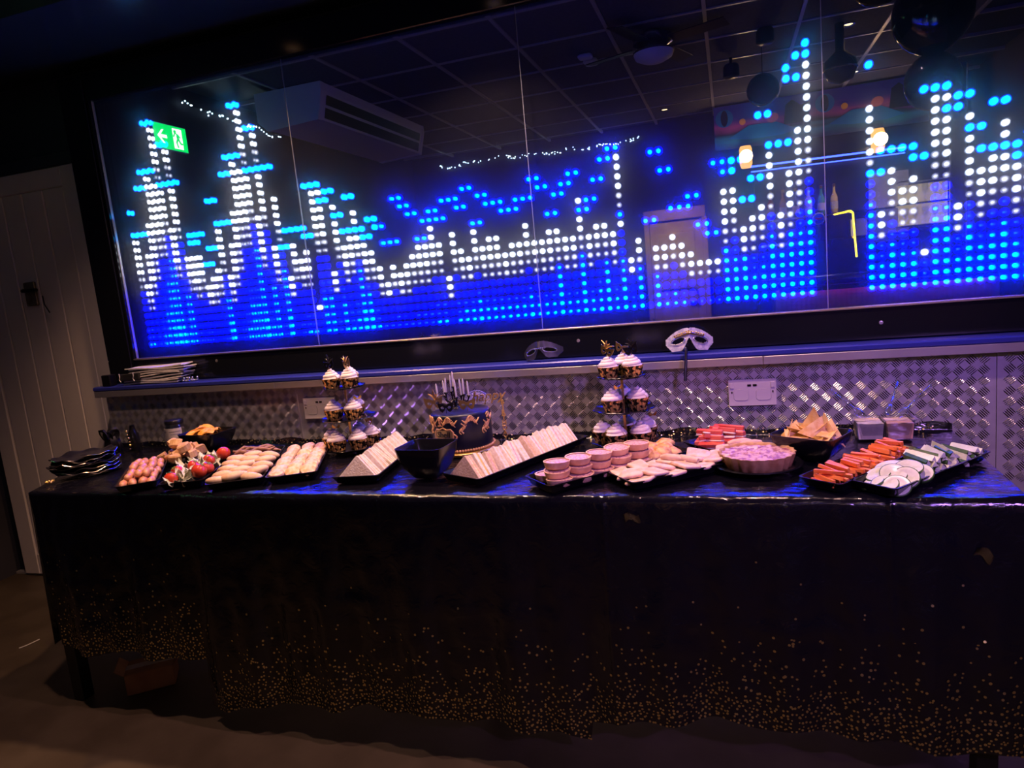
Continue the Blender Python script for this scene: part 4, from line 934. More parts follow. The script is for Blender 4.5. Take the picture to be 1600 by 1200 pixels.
# plaque with name
PA = -104
def plq(u, v): return on_cake(PA, (u - .5) * .062, .046 + v * .026, .0012)
MB().grid(plq, 14, 4, thick=-.0012).build('name_plaque', mat('plaque_gold', (.34, .26, .10), .4, .5), cake, 60)
mb = MB(); fr_ = [(-.033, .044), (-.034, .066), (-.026, .075), (-.012, .074), (0, .080), (.012, .074), (.026, .075), (.034, .066), (.033, .044), (.024, .040), (0, .036), (-.024, .040), (-.033, .044)]
mb.tube([on_cake(PA, x, z, .002) for x, z in fr_], .0026, 6); mb.tube([on_cake(PA, .034 + .010 * math.sin(t * .4), .06 - t * .0024, .002) for t in range(10)], .0028, 6); mb.build('plaque_frame', M_scroll, cake, 80)
tm_ = text_mesh('Sheil', .026, .0006, M_blackcard, 0, 0, .0006)
for v in tm_.vertices:
    x, y, z = v.co; v.co = on_cake(PA, x, .050 + y, .0032 + z)
obj('name_lettering', tm_, cake)
# toppers: candelabra with nine candles
CT2 = CK.z + .0102 + ckh
M_candl = mat('candelabra_black', (.02, .018, .02), .25, .5); M_wax = mat('candle_wax', (.62, .60, .66), .5, sss=.2)
cd = thing('candelabra', 'small dark candelabra with nine pale candles on the cake', 'candelabra', (CK.x - .022, -.272, CT2 + .001))
TIPS = [(-.614, .961), (-.595, .968), (-.571, .980), (-.566, .986), (-.555, .998), (-.542, .975), (-.538, .971), (-.516, .975), (-.501, .966)]
BASE = [(-.612, .912), (-.592, .923), (-.574, .938), (-.566, .937), (-.555, .953), (-.540, .921), (-.536, .921), (-.517, .928), (-.500, .924)]
ox = CK.x - .032 + .01
MB().lathe([(.016, 0), (.014, .004), (.005, .008), (.004, .04), (.006, .045), (.0035, .05), (.0035, .066)], 12).build('stem', M_candl, cd, 60)
for k, ((tx, tz), (bx_, bz)) in enumerate(zip(TIPS, BASE)):
    yo = .018 * math.sin(k * 2.3); b0 = Vector((bx_ - ox, yo, bz - CT2 - .001 - .010)); t0 = Vector((tx - ox, yo, tz - CT2 - .001 - .004))
    mb = MB(); mb.tube([(0, 0, .016 + (k % 3) * .008), (b0.x * .4, yo * .5, .010 + (k % 3) * .006), (b0.x * .9, yo, .012 + b0.z * .3), tuple(b0 - Vector((0, 0, .006)))], [.003, .0028, .0026, .003], 6); mb.M = Matrix.Translation(b0); mb.lathe([(.003, -.006), (.0065, -.002), (.0065, .0), (.003, .002)], 10); mb.build('arm', M_candl, cd, 60)
    c_ = MB().tube([tuple(b0), tuple(b0 + (t0 - b0) * .78), tuple(b0 + (t0 - b0) * .93), tuple(t0)], [.0034, .0032, .0018, .0006], 8).build('candle', M_wax, cd, 60)
def flat(name, me, loc, rz, label, cat, tilt=0): return tag(obj(name, me, None, loc, (R(90 + tilt), 0, R(rz))), label, cat)
def on_stick(name, me, loc, rz, label, cat, zlow, m_):
    t = thing(name, label, cat, loc, (0, 0, R(rz))); obj('card', me, t, (0, 0, 0), (R(90), 0, 0)); MB().tube([(0, .0015, -.004), (0, .0015, zlow - loc[2])], .0009, 5).build('stick', m_, t); return t
on_stick('mask_pick', mask_card(.050, .030, M_blackcard), (-.553, -.350, CT2 + .018), 12, 'black mask cake pick standing on the cake', 'cake pick', CT2, M_blackcard)
on_stick('mask_pick', mask_card(.054, .032, M_goldcard, 0), (-.492, -.322, CT2 + .020), 14, 'gold mask cake pick standing on the cake', 'cake pick', CT2, M_goldcard)
on_stick('mask_pick', mask_card(.060, .036, M_goldcard, 1), (-.622, -.290, CT2 + .022), 20, 'gold plumed mask cake pick beside the candles', 'cake pick', CT2, M_goldcard)
# lace fan
mb = MB(); M_lace = mat('silver_lace', (.62, .58, .66), .35, .6)
for k in range(15):
    a = R(12 * k + 6); mb.tube([(.012 * math.cos(a), 0, .012 * math.sin(a)), (.045 * math.cos(a), 0, .045 * math.sin(a))], .0011, 5)
for rr_ in (.016, .024, .032, .040, .046): mb.tube([(rr_ * math.cos(R(a)), 0, rr_ * math.sin(R(a))) for a in range(0, 181, 9)], .0011, 5)
for rr_ in (.020, .028, .036):
    for k in range(14): a = R(12 * k + 12); mb.ball((rr_ * math.cos(a), 0, rr_ * math.sin(a)), .0026, 6, 4)
tag(mb.build('lace_fan', M_lace, None, 60, (-.500, -.215, CT2 + .001), (0, 0, R(10))), 'silver lace fan standing at the back of the cake', 'fan')
hp = thing('happy_birthday_topper', 'gold script happy birthday topper standing beside the cake', 'cake topper', (-.452, -.205, CT), (0, 0, R(15)))
obj('script_word', text_mesh('happy', .046, .0008, M_goldcard, .35, .0005), hp, (-.012, 0, CT2 + .012 - CT), (R(90), 0, 0))
for k, ch in enumerate('BIRTHDAY'):
    obj('letter', text_mesh(ch, .022, .0008, M_goldcard, 0, .0006), hp, (.036, 0, CT2 - .006 - CT - k * .0172), (R(90), 0, 0))
MB().tube([(.036, .0012, .0), (.036, .0012, CT2 + .014 - CT)], .0009, 5).build('stick', M_goldcard, hp)

# ------------------------------------------------------------------ far-left things: plates, jar, rose, beads
M_pap = mat('black_foil_paper', (.012, .011, .014), .24)
rp = random.Random(11)
def paper_plate(seed):
    mb = MB(); mb.grid(lambda u, v: (lambda a, r_: (r_ * math.cos(a), r_ * math.sin(a) * .86, .006 * max(0, v - .7) / .3 + (.0035 * math.sin(9 * a + seed) + .003 * math.sin(4 * a + seed)) * max(0, v - .55) / .45))(u * 2 * math.pi, .105 * v * (1 + .02 * math.sin(9 * u * 6.283 + seed))), 54, 8, thick=.0016); return mb.mesh('paper_plate', M_pap, 50)
PPM = [paper_plate(k) for k in range(3)]
def plate_rim(seed): return MB().tube([(lambda a, r_: (r_ * math.cos(a), r_ * math.sin(a) * .86, .0058 + .0035 * math.sin(9 * a + seed) + .003 * math.sin(4 * a + seed)))(u / 54 * 2 * math.pi, .1052 * (1 + .02 * math.sin(9 * u / 54 * 6.283 + seed))) for u in range(55)], .0009, 4).mesh('foil_rim', M_rimfoil, 60)
M_rimfoil = mat('silver_foil_rim', (.75, .68, .6), .2, 1.0)
PRM = [plate_rim(k) for k in range(3)]
for k in range(8):
    pp_ = tag(obj('paper_plate', PPM[k % 3], None, (-1.865 + rp.uniform(-.012, .012) - .004 * k, -.515 + rp.uniform(-.01, .01), CT + .002 + k * .0072), (rp.uniform(-.02, .02), rp.uniform(-.02, .02), rp.uniform(0, 6))),
        'topmost wavy black paper plate of the stack by the door' if k == 7 else 'bottom wavy black paper plate of the stack by the door' if k == 0 else 'wavy black paper plate inside the stack by the door', 'plate', None if k in (0, 7) else 'black paper plates inside the stack'); obj('foil_rim', PRM[k % 3], pp_)
mb = MB()
for k in range(9): a = k * .7; mb.ball((-1.872 + .012 * math.cos(a) * (k / 9 + .4), -.665 + .012 * math.sin(a), CT + .005), .0042, 8, 6)
tag(mb.build('gold_brooch', M_gold, None, 60), 'small gold brooch lying beside the black plates', 'brooch')
M_glass = clear('jar_glass', (.85, .88, .84)); M_lab = mat('paper_label', (.52, .48, .48), .6, col2=(.58, .54, .52), scale=20)
jar = thing('glass_jar', 'glass jar with black lid and pale paper label', 'jar', (-1.757, -.222, CT))
MB().lathe([(.034, 0), (.037, .004), (.037, .085), (.033, .096), (.031, .104), (.0285, .104), (.030, .094), (.034, .084), (.034, .005), (0, .004)], 28, cap1=False).build('glass', M_glass, jar, 40)
MB().lathe([(.033, .005), (.033, .080), (0, .082)], 20, cap1=False).build('contents', mat('pickle', (.30, .24, .10), .4, col2=(.42, .36, .2), scale=60), jar, 50)
MB().lathe([(.0345, .100), (.0345, .112), (.032, .115), (0, .115)], 28, cap1=False, flute=None).build('lid', M_black, jar, 40)
lb_ = MB().grid(lambda u, v: (.0376 * math.cos(R(-170 + 160 * u)), .0376 * math.sin(R(-170 + 160 * u)), .026 + .060 * v), 20, 2, thick=-.0004).build('label', M_lab, jar, 60)
for (u0, u1, z0, z1) in ((.10, .42, .070, .078), (.55, .95, .072, .075), (.12, .40, .044, .047), (.12, .34, .037, .0395), (.60, .92, .062, .064), (.72, .86, .032, .048)):
    MB().grid(lambda u, v: (.0381 * math.cos(R(-170 + 160 * (u0 + (u1 - u0) * u))), .0381 * math.sin(R(-170 + 160 * (u0 + (u1 - u0) * u))), z0 + (z1 - z0) * v), 6, 1, thick=-.0002).build('label_print', M_black if z1 - z0 > .01 else mat('print_grey', (.22, .2, .26), .6), lb_)
rose = thing('black_rose', 'black fabric rose ornament at the back corner of the table', 'ornament', (-2.07, -.235, CT))
M_fab = mat('black_velvet', (.010, .010, .014), .7)
for k in range(14):
    a = k * 2.4; s_ = .35 + .65 * k / 14; tl = .25 + .5 * k / 14
    me = MB().grid(lambda u, v: ((u - .5) * .052 * s_ * math.sin(math.pi * (.15 + .7 * v)) ** .6, -.018 * s_ + .010 * math.cos(2 * (u - .5) * 2.2) * s_ - .020 * tl * v, .048 * s_ * v), 8, 6, thick=.0008).mesh('petal', M_fab, 70)
    obj('petal', me, rose, (0, 0, .045), (0, 0, a))
MB().lathe([(.030, 0), (.034, .01), (.026, .045), (.018, .06)], 14, flute=lambda k, a: 1 + .08 * math.cos(7 * a)).build('base_cup', M_black, rose, 40)
MB().tube([(.02, -.025, .03), (.035, -.035, .022), (.05, -.03, .026)], .003, 5).build('gold_trim', M_gold, rose, 60)
bt = thing('beaded_bottle', 'slim black bottle with a string of gold beads hanging down it', 'bottle', (-1.955, -.235, CT))
MB().lathe([(.020, 0), (.021, .004), (.021, .065), (.012, .082), (.009, .100), (.010, .102), (.0, .103)], 18, cap1=False).build('bottle_body', M_stand, bt, 50)
mb = MB()
for k in range(6): mb.ball((.004 * math.sin(k), -.0255, .012 + k * .014), .0052 if k % 2 else .0036, 8, 6)
mb.build('bead_string', M_gold, bt, 60)

# ------------------------------------------------------------------ on the ledge
LZ = .9757
M_nap = mat('white_paper', (.72, .70, .72), .7, col2=(.62, .6, .64), scale=40)
for k in range(9):
    me = MB().grid(lambda u, v: ((u - .5) * .30, (v - .5) * .115, .0035 * math.sin(u * 5 + k) * (1 - v) + .002 * math.sin(v * 7 + k * 2)), 16, 6, thick=.005).mesh('paper_napkin', M_nap, 60)
    tag(obj('paper_napkin', me, None, (-2.045 + rp.uniform(-.012, .012) + .004 * k, .038, LZ + .008 + k * .0082), (0, R(-1.5), R(rp.uniform(-3, 3)))), 'topmost crumpled white paper sheet of the stack on the ledge' if k == 8 else 'bottom white paper sheet of the stack on the ledge' if k == 0 else 'white paper sheet inside the stack on the ledge', 'paper', None if k in (0, 8) else 'white paper sheets inside the stack')
wl_ = thing('black_wallet', 'small black pouch with pale corner ties in front of the white paper stack', 'pouch', (-2.150, -.022, LZ + .036), (0, R(-2), 0))
MB().bbox(-.055, .055, -.008, .006, -.015, .015, .003).build('pouch_body', M_fab, wl_)
for s_ in (-1, .65): MB().tube([(s_ * .046, -.010, .018), (s_ * .046 + .002, -.012, .004), (s_ * .046 - .003, -.012, -.008), (s_ * .046 + .004, -.012, -.018)], .0018, 5).build('tie', M_nap, wl_)
tag(MB().bbox(-.024, .024, -.018, .018, 0, .050, .003).build('speaker_cube', M_black, None, None, (-2.285, -.008, LZ)), 'small plain black cube at the end of the ledge by the door', 'cube')
mb = MB()
for k in range(26): a = k * .55; mb.ball((-1.885 + .004 * k * .5 + .016 * math.cos(a), .0 + .014 * math.sin(a), LZ + .005 + (.010 if k % 4 == 0 else 0)), .0046, 8, 6)
tag(mb.build('bead_necklace', mat('silver_bead', (.6, .62, .7), .2, .8), None, 70), 'coiled silver bead necklace beside the white paper stack', 'necklace')
def mask3d(w_, h, m_, name='mask_shell'):
    def ins(x, y):                                               # x,y in -1..1
        ax = abs(x); topc = 1.12 - 1.0 * ax ** 1.9 - .10 * math.exp(-(x / .08) ** 2); bot = -.85 + .95 * math.exp(-(x / .20) ** 2) + 2.3 * max(0, ax - .72)
        if y > topc * .82 or y < bot: return False
        if ax > .985: return False
        ex, ey = (ax - .46) / .25, (y + .06 + .35 * (ax - .46)) / .20
        return ex * ex + ey * ey > 1
    def fn(u, v):
        x, y = 2 * u - 1, 2 * v - 1
        return (x * w_ / 2, -.030 * (1 - x * x) - .014 * math.exp(-(x / .16) ** 2) * (1 - .4 * y) + .012 * abs(x) ** 3, y * h / 2)
    return MB().grid(fn, 84, 48, keep=lambda u, v: ins(2 * u - 1, 2 * v - 1), thick=.0018).mesh(name, m_, 60), fn
M_ven = mat('painted_white_mask', (.62, .62, .64), .35, col2=(.40, .42, .50), scale=60, lo=.45, hi=.56); M_dkm = mat('dark_lace_mask', (.02, .02, .035), .45)
def eye_ring(fn, sgn, ra, rb): return [tuple(Vector(fn(.5 + .5 * (sgn * .46 + ra * math.cos(t)), .5 + .5 * (-.06 + rb * math.sin(t) - .35 * ra * math.cos(t) * sgn))) + Vector((0, -.0035, 0))) for t in (2 * math.pi * k / 28 for k in range(28))]
mv = thing('venetian_mask', 'silvery painted eye mask with gold brow and a long black stick', 'mask', (.178, .012, LZ + .040), (R(-12), 0, R(4)))
me, fn = mask3d(.155, .086, M_ven); obj('mask_shell', me, mv)
mb = MB(); mb.tube([tuple(Vector(fn(.5 + .5 * t, .5 + .5 * (.48 - .42 * abs(t)))) + Vector((0, -.004, 0))) for t in [k / 10 - .6 for k in range(13)]], [.002 + .003 * math.exp(-((k - 6) / 3) ** 2) for k in range(13)], 6)
for k in range(13): mb.ball(tuple(Vector(fn(.5 + .5 * (k / 10 - .6), .5 + .5 * (.62 - .45 * abs(k / 10 - .6)))) + Vector((0, -.005, 0))), .0032, 8, 6)
mb.build('gold_brow', M_gold, mv, 60)
for s_ in (-1, 1): mb = MB(); q_ = eye_ring(fn, s_, .29, .25); mb.tube(q_ + q_[:1], .0013, 5); mb.build('eye_trim', mat('silver_trim', (.6, .6, .66), .25, .9), mv, 60)
MB().tube([(-.018, -.016, -.034), (-.014, -.064, -.030), (-.012, -.066, -.040), (-.020, -.066, -.135)], [.0045, .0045, .0048, .0050], 8).build('stick', M_black, mv, 60)
md = thing('dark_mask', 'black lace eye mask edged with small bright jewels leaning on the frame', 'mask', (-.322, .012, LZ + .034), (R(-14), R(-6), R(-3)))
me, fn = mask3d(.150, .070, M_dkm); obj('mask_shell', me, md)
mb = MB(); M_jew = mat('jewel', (.75, .78, .85), .12, .9)
for s_ in (-1, 1):
    for q_ in eye_ring(fn, s_, .29, .25): mb.ball(q_, .0016, 6, 4)
for k in range(9): mb.ball(tuple(Vector(fn(.5 + .5 * (k - 4) / 18, .5 + .5 * (.05 + .04 * abs(k - 4)))) + Vector((0, -.004, 0))), .0017, 6, 4)
mb.build('jewels', M_jew, md, 60)
# ------------------------------------------------------------------ the rest of the room, seen in the mirrored glass
M_ac = mat('ac_plastic', (.80, .80, .84), .45)
ac = thing('air_conditioner', 'white ceiling-hung air conditioner with a dark slotted outlet', 'air conditioner', (-2.66, -2.96, CEIL - .006))
mb = MB(); mb.M = Matrix.Rotation(R(90), 4, 'X'); pr_ = [(-.28, -.02), (-.28, -.20), (-.20, -.27), (.22, -.25), (.27, -.06), (.27, 0), (-.28, 0)]
mb.prism(pr_, -.86, .86); mb.build('housing', M_ac, ac)
for s_ in (-1, 1): mb = MB(); mb.M = Matrix.Rotation(R(90), 4, 'X'); mb.prism([(x * 1.02, z * 1.02 - .001) for x, z in pr_], s_ * .86 - .02, s_ * .86 + .02); mb.build('end_cap', M_ac, ac)
nx = Vector((.19, 0, .05)).normalized()
for k, (z0, z1) in enumerate(((-.235, -.165), (-.145, -.080))):
    def sx(z): return .22 + .05 * (z + .25) / .19 + .004
    mb = MB(); mb.add([(sx(z0), -.80, z0), (sx(z0), .80, z0), (sx(z1), .80, z1), (sx(z1), -.80, z1)], [(0, 1, 2, 3)]); mb.add([(sx(z0) - .01, -.80, z0), (sx(z0) - .01, .80, z0), (sx(z1) - .01, .80, z1), (sx(z1) - .01, -.80, z1)], [(3, 2, 1, 0)]); mb.build('outlet_slot', M_black, ac)
# exit sign on the side wall
M_green = emit('exit_green', (.0, .62, .09), 2.2); M_swhite = emit('exit_white', (.75, 1, .80), 2.4)
sg = thing('exit_sign', 'lit green exit sign with running figure and arrow on the side wall', 'sign', (XL + .001, -1.555, 2.45))
MB().bbox(0, .022, -.15, .15, -.085, .085, .002).build('sign_box', M_ac, sg); MB().box(.0222, .0232, -.146, .146, -.081, .081).build('green_panel', M_green, sg)
def flatp(pts, name, m_, d=.0245): MB().add([(d, a, b) for a, b in pts] + [(d - .001, a, b) for a, b in pts], [tuple(range(len(pts))), tuple(range(2 * len(pts) - 1, len(pts) - 1, -1))]).build(name, m_, sg)
flatp([(.120, 0), (.075, .045), (.058, .045), (.088, .011), (.035, .011), (.035, -.011), (.088, -.011), (.058, -.045), (.075, -.045)], 'arrow', M_swhite)
flatp([(-.02, -.068), (-.02, .068), (-.105, .068), (-.105, -.068)], 'doorway', M_swhite)
flatp([(-.040 + .011 * math.cos(t * .63), .046 + .011 * math.sin(t * .63)) for t in range(10)], 'figure_head', M_green, .0262)
flatp([(-.052, .032), (-.040, .030), (-.030, .012), (-.022, .008), (-.018, .014), (-.034, .036), (-.050, .040)], 'figure_arm', M_green, .0262)
flatp([(-.050, .036), (-.062, .032), (-.075, -.006), (-.062, -.014), (-.052, -.002)], 'figure_body', M_green, .0262)
flatp([(-.062, -.010), (-.050, -.004), (-.040, -.024), (-.050, -.060), (-.060, -.060), (-.052, -.026)], 'figure_leg', M_green, .0262)
flatp([(-.074, -.004), (-.064, -.014), (-.080, -.036), (-.102, -.036), (-.102, -.026), (-.086, -.024)], 'figure_leg', M_green, .0262)
flatp([(-.062, .034), (-.056, .026), (-.078, .006), (-.086, .012)], 'figure_arm', M_green, .0262)
# fairy lights
M_fairy = emit('fairy_bulb', (.62, .90, 1.0), 9.0)
def fairy(pts, n, label, drop=(0, .03)):
    t = thing('fairy_lights', label, 'string lights', pts[0]); o_ = Vector(pts[0]); P_ = [Vector(q) - o_ for q in pts]
    MB().tube(P_, .002, 4).build('wire', M_black, t); mb = MB(); rd = random.Random(n)
    for k in range(n):
        s_ = rd.random() * (len(P_) - 1); i = min(int(s_), len(P_) - 2); q = P_[i].lerp(P_[i + 1], s_ - i); mb.ball(q + Vector((rd.uniform(-.01, .01), rd.uniform(-.01, .01), -rd.uniform(*drop))), .0055, 6, 4)
    stuff(mb.build('bulbs', M_fairy, t))
fairy([(XL + .03, -1.70 - .14 * k, 2.735 - .03 * math.sin(k * 1.1) ** 2 - .006 * k) for k in range(9)], 38, 'cool white fairy lights along the top of the side wall')
fairy([(-2.95 + .115 * k, YF + .03, 2.72 - .045 * abs(math.sin(k * .9)) + .02 * math.sin(k * .3)) for k in range(22)], 95, 'cool white fairy lights draped along the far wall')
# ceiling fan with light, detector, hanging spots, glass globe, balloons
fan = thing('ceiling_fan', 'chrome ceiling fan with a round frosted light bowl', 'ceiling fan', (-.095, -2.46, CEIL - .006))
MB().lathe([(.06, 0), (.065, -.03), (.125, -.035), (.13, -.075), (.09, -.10), (.10, -.115), (.135, -.125), (.135, -.135)], 28).build('motor', mat('dark_chrome', (.25, .25, .28), .12, 1.0), fan, 40)
MB().lathe([(.132, -.135), (.120, -.165), (.07, -.19), (.0, -.198)], 28, cap0=False, cap1=False).build('light_bowl', mat('frosted_bowl', (.75, .75, .85), .5, sss=.0), fan, 80)
for k in range(4): mb = MB(); mb.M = Matrix.Rotation(R(90 * k + 20), 4, 'Z') @ Matrix.Rotation(R(10), 4, 'X'); mb.bbox(.13, .50, -.055, .055, -.085, -.078, .002); mb.build('blade', mat('dark_blade', (.03, .025, .03), .3), fan)
det = thing('motion_sensor', 'small pale two-part motion sensor on the tiled ceiling', 'sensor', (-.585, -2.66, CEIL - .006))
MB().bbox(-.05, .05, -.04, .04, -.03, 0, .01).build('sensor_body', M_ac, det); MB().bbox(-.035, .065, -.20, -.08, -.035, 0, .012).build('sensor_cover', M_ac, det)
for x, y, z, lb in ((.62, -2.86, 2.75, 'small black spotlight head on the ceiling beside the yellow downlight'), (.40, -3.42, 2.70, 'round black spotlight hanging near the glass globe')):
    t = thing('spotlight', lb, 'spotlight', (x, y, CEIL - .006)); MB().lathe([(.012, 0), (.012, z - CEIL + .05)], 8).build('hanger', M_black, t); mb = MB(); mb.M = Matrix.Translation((0, 0, z - CEIL)); mb.lathe([(.05, .05), (.06, .03), (.06, -.04), (.045, -.05)], 18); mb.build('lamp_head', M_black, t, 40)
gb = thing('glass_globe', 'shiny clear globe hanging from the ceiling before the bar mural', 'globe', (.604, -3.06, CEIL - .006))
MB().tube([(0, 0, 0), (0, 0, -.24)], .003, 5).build('cord', M_black, gb); MB().ball((0, 0, -.35), .112, 24, 16).build('globe', mat('smoky_glass', (.03, .03, .04), .04, .3), gb, 90)
mb2 = thing('ceiling_speaker', 'dark dome speaker hanging below the tiles near the balloons', 'speaker', (1.11, -3.06, CEIL - .006)); MB().lathe([(.03, 0), (.03, -.18), (.10, -.24), (.11, -.30), (.08, -.37), (0, -.40)], 20, cap1=False).build('dome', mat('smoky_dome', (.02, .02, .025), .15), mb2, 50); MB().lathe([(.112, -.296), (.114, -.302), (.110, -.306)], 20).build('rim', M_chrome, mb2, 40)
M_bal = mat('black_latex', (.004, .004, .005), .08, coat=.5)
for k, (x, z, r_, lb) in enumerate(((1.175, 2.21, .155, 'largest glossy black balloon of the hanging cluster'), (.955, 2.37, .115, 'glossy black balloon beside the largest balloon'), (1.19, 1.945, .112, 'lowest glossy black balloon of the hanging cluster'))):
    y = -1.06 - .06 * (k == 2) + .1 * (k == 1); t = thing('balloon', lb, 'balloon', (x, y, z))
    MB().ball((0, 0, 0), r_, 24, 16, (1, 1, 1.08)).build('latex', M_bal, t, 90); MB().lathe([(.003, r_ * 1.07), (.012, r_ * 1.07 + .018)], 8).build('knot', M_bal, t); MB().tube([(0, 0, r_ * 1.07 + .018), (.01, 0, CEIL - z - .006)], .0015, 4).build('ribbon', M_black, t)
pl = thing('party_light', 'small purple party light hanging past the balloons', 'party light', (1.712, -3.06, CEIL - .006)); MB().tube([(0, 0, 0), (0, 0, -.33)], .004, 5).build('cord', M_black, pl); MB().ball((0, 0, -.39), .06, 16, 10).build('lens', emit('purple_lens', (.28, .0, .85), 1.0), pl, 80)
ld = bpy.data.lights.new('lamp_beam', 'SPOT'); ld.energy = 210; ld.color = (.50, .22, 1.0); ld.spot_size = R(44); ld.spot_blend = 1.0; ld.shadow_soft_size = .05; lo = bpy.data.objects.new('lamp_beam', ld); COL.objects.link(lo); lo.parent = pl; lo.location = (-.04, .05, -.45); lo.rotation_euler = Vector((-1.36, 2.91, -1.50)).to_track_quat('-Z', 'Y').to_euler()
# far wall: tan door, bar with mural
d2 = struct(obj('door_2', None, None, (0, 0, 0))); M_tan = mat('tan_wood', (.50, .30, .11), .5, col2=(.58, .37, .15), scale=8)
MB().bbox(-.50, .06, YF, YF + .045, 0, 1.74, .003).build('door_leaf', M_tan, d2); MB().bbox(-.56, .10, YF, YF + .06, 1.76, 1.88, .003).build('door_head', M_tan, d2)
for x in (-.56, .06): MB().bbox(x, x + .055, YF, YF + .06, 0, 1.76, .003).build('jamb', M_tan, d2)
for z in (.25, 1.0): MB().bbox(-.42, -.02, YF + .044, YF + .052, z, z + .62, .006).build('door_panel', M_tan, d2)
MB().tube([(-.02, YF + .05, .98), (-.02, YF + .10, .98), (-.11, YF + .10, .98)], .009, 8).build('lever_handle', M_chrome, d2)
downlight(-.22, -4.85, CEIL, (1.0, .70, .34), 90, 'added warm downlight that brightens the tan door', 80)  # extra lamp, added only to brighten the tan door
BY = -5.06
downlight(1.45, -4.60, CEIL, (1.0, .74, .45), 75, 'added warm downlight that brightens the bar shelves', 70)  # extra lamp, added to light up the bottles and tread panel
def mural_mat():
    mt, nt, out = new_mat('mural_paint'); b = nt.nodes.new('ShaderNodeBsdfPrincipled'); b.inputs['Roughness'].default_value = .5
    tc = nt.nodes.new('ShaderNodeTexCoord'); sp = nt.nodes.new('ShaderNodeSeparateXYZ'); nt.links.new(tc.outputs['Generated'], sp.inputs[0])
    nz = nt.nodes.new('ShaderNodeTexNoise'); nz.inputs['Scale'].default_value = 5; nt.links.new(tc.outputs['Generated'], nz.inputs['Vector'])
    ad = nt.nodes.new('ShaderNodeMath'); ad.operation = 'MULTIPLY_ADD'; ad.inputs[1].default_value = .35; nt.links.new(nz.outputs['Fac'], ad.inputs[0]); nt.links.new(sp.outputs['Z'], ad.inputs[2])
    rp_ = nt.nodes.new('ShaderNodeValToRGB'); cr = rp_.color_ramp; cr.elements[0].position = .2; cr.elements[0].color = (.02, .05, .22, 1); cr.elements[1].position = 1.1 / 1.2; cr.elements[1].color = (.05, .04, .65, 1)
    for p_, c_ in ((.40, (.03, .25, .55, 1)), (.52, (.02, .03, .10, 1)), (.68, (.45, .08, .50, 1)), (.80, (.16, .05, .62, 1))): e = cr.elements.new(p_); e.color = c_
    nt.links.new(ad.outputs[0], rp_.inputs[0]); nt.links.new(rp_.outputs[0], b.inputs['Base Color']); nt.links.new(b.outputs[0], out.inputs['Surface']); return mt
mu = thing('bar_mural', 'long painted mural of a dusky blue and purple beach above the bar', 'mural', (1.19, BY, 2.36))
MB().box(-.95, .95, -.02, 0, 0, .42).build('mural_board', mural_mat(), mu)
def shape(pts, name, m_, d=.004): MB().add([(a, d, b) for a, b in pts] + [(a, d - .003, b) for a, b in pts], [tuple(range(len(pts) - 1, -1, -1)), tuple(range(len(pts), 2 * len(pts)))]).build(name, m_, mu)
M_cy = mat('mural_cyan', (.02, .22, .85), .5); M_dk = mat('mural_dark', (.01, .012, .03), .5); M_or = mat('mural_orange', (.9, .4, .08), .5); M_pk = mat('mural_pink', (.75, .2, .35), .5)
for ox_ in (-.92, .0):
    shape(ell(ox_ + .07, .30, .085, .085), 'painted_moon', M_cy); shape([(ox_ + .10, .10), (ox_ + .30, .20), (ox_ + .55, .20), (ox_ + .75, .10), (ox_ + .6, .07), (ox_ + .3, .07)], 'painted_parasol', M_cy, .006)
    shape(ell(ox_ + .24, .245, .03, .03), 'painted_lantern', M_or, .006); shape([(ox_ + .62, .16), (ox_ + .64, .34), (ox_ + .70, .38), (ox_ + .78, .32), (ox_ + .86, .34), (ox_ + .84, .16)], 'painted_palm', M_dk, .005); shape(ell(ox_ + .52, .24, .055, .045, .4), 'painted_cloud', M_pk, .006)
    for r_ in (.06, .085): shape(ell(ox_ + .07, .30, r_ * .4, r_ * .9), 'painted_moon_line', M_dk, .0065 if r_ < .07 else .0055)
neon = emit('blue_neon', (.03, .06, 1), 11.0)
nt_ = thing('neon_tube', 'straight blue neon tube running under the bar mural', 'neon light', (1.25, BY + .03, 2.16)); MB().tube([(-.68, 0, 0), (.68, 0, -.01)], .009, 6).build('tube', neon, nt_); MB().box(-.7, .7, -.03, -.005, .012, .035).build('backing_rail', M_black, nt_)
MB().tube([(-.68, .0, -.05), (.68, .0, -.06)], .006, 6).build('tube', neon, nt_)
for x, z, lb in ((.526, 2.25, 'glowing gold wall lamp beside the tan door end of the bar'), (1.70, 2.235, 'glowing gold wall lamp beside the glass rack')):
    t = thing('wall_lamp', lb, 'lamp', (x, BY + .06, z)); MB().lathe([(.045, -.10), (.06, -.06), (.06, .08), (.05, .11)], 16).build('shade', emit('amber_shade', (1, .46, .10), 2.0), t, 50); MB().box(-.02, .02, -.08, -.02, -.05, .05).build('bracket', M_gold, t)
    ld = bpy.data.lights.new('lamp_glow', 'POINT'); ld.energy = 5; ld.color = (1, .6, .25); ld.shadow_soft_size = .06; lo = bpy.data.objects.new('lamp_glow', ld); COL.objects.link(lo); lo.parent = t; lo.location = (0, .12, 0)
bb = thing('bar_unit', 'tread-plate bar back with shelves', 'bar', (1.35, BY - .02, 0))
MB().box(-.75, .95, -.22, -.02, 0, 2.12).build('back_panel', M_dark, bb)
for z in (1.02, 1.36, 1.60): MB().box(-.72, .92, -.02, .14, z, z + .018).build('shelf', M_chrome, bb)
tp = MB().box(.10, .24, -.015, .12, 1.382, 1.54).build('metal_cabinet', M_plate, bb); tp2 = MB().box(.28, .62, -.018, .0, 1.30, 1.95).build('tread_panel', M_plate, bb)
mbx = MB()
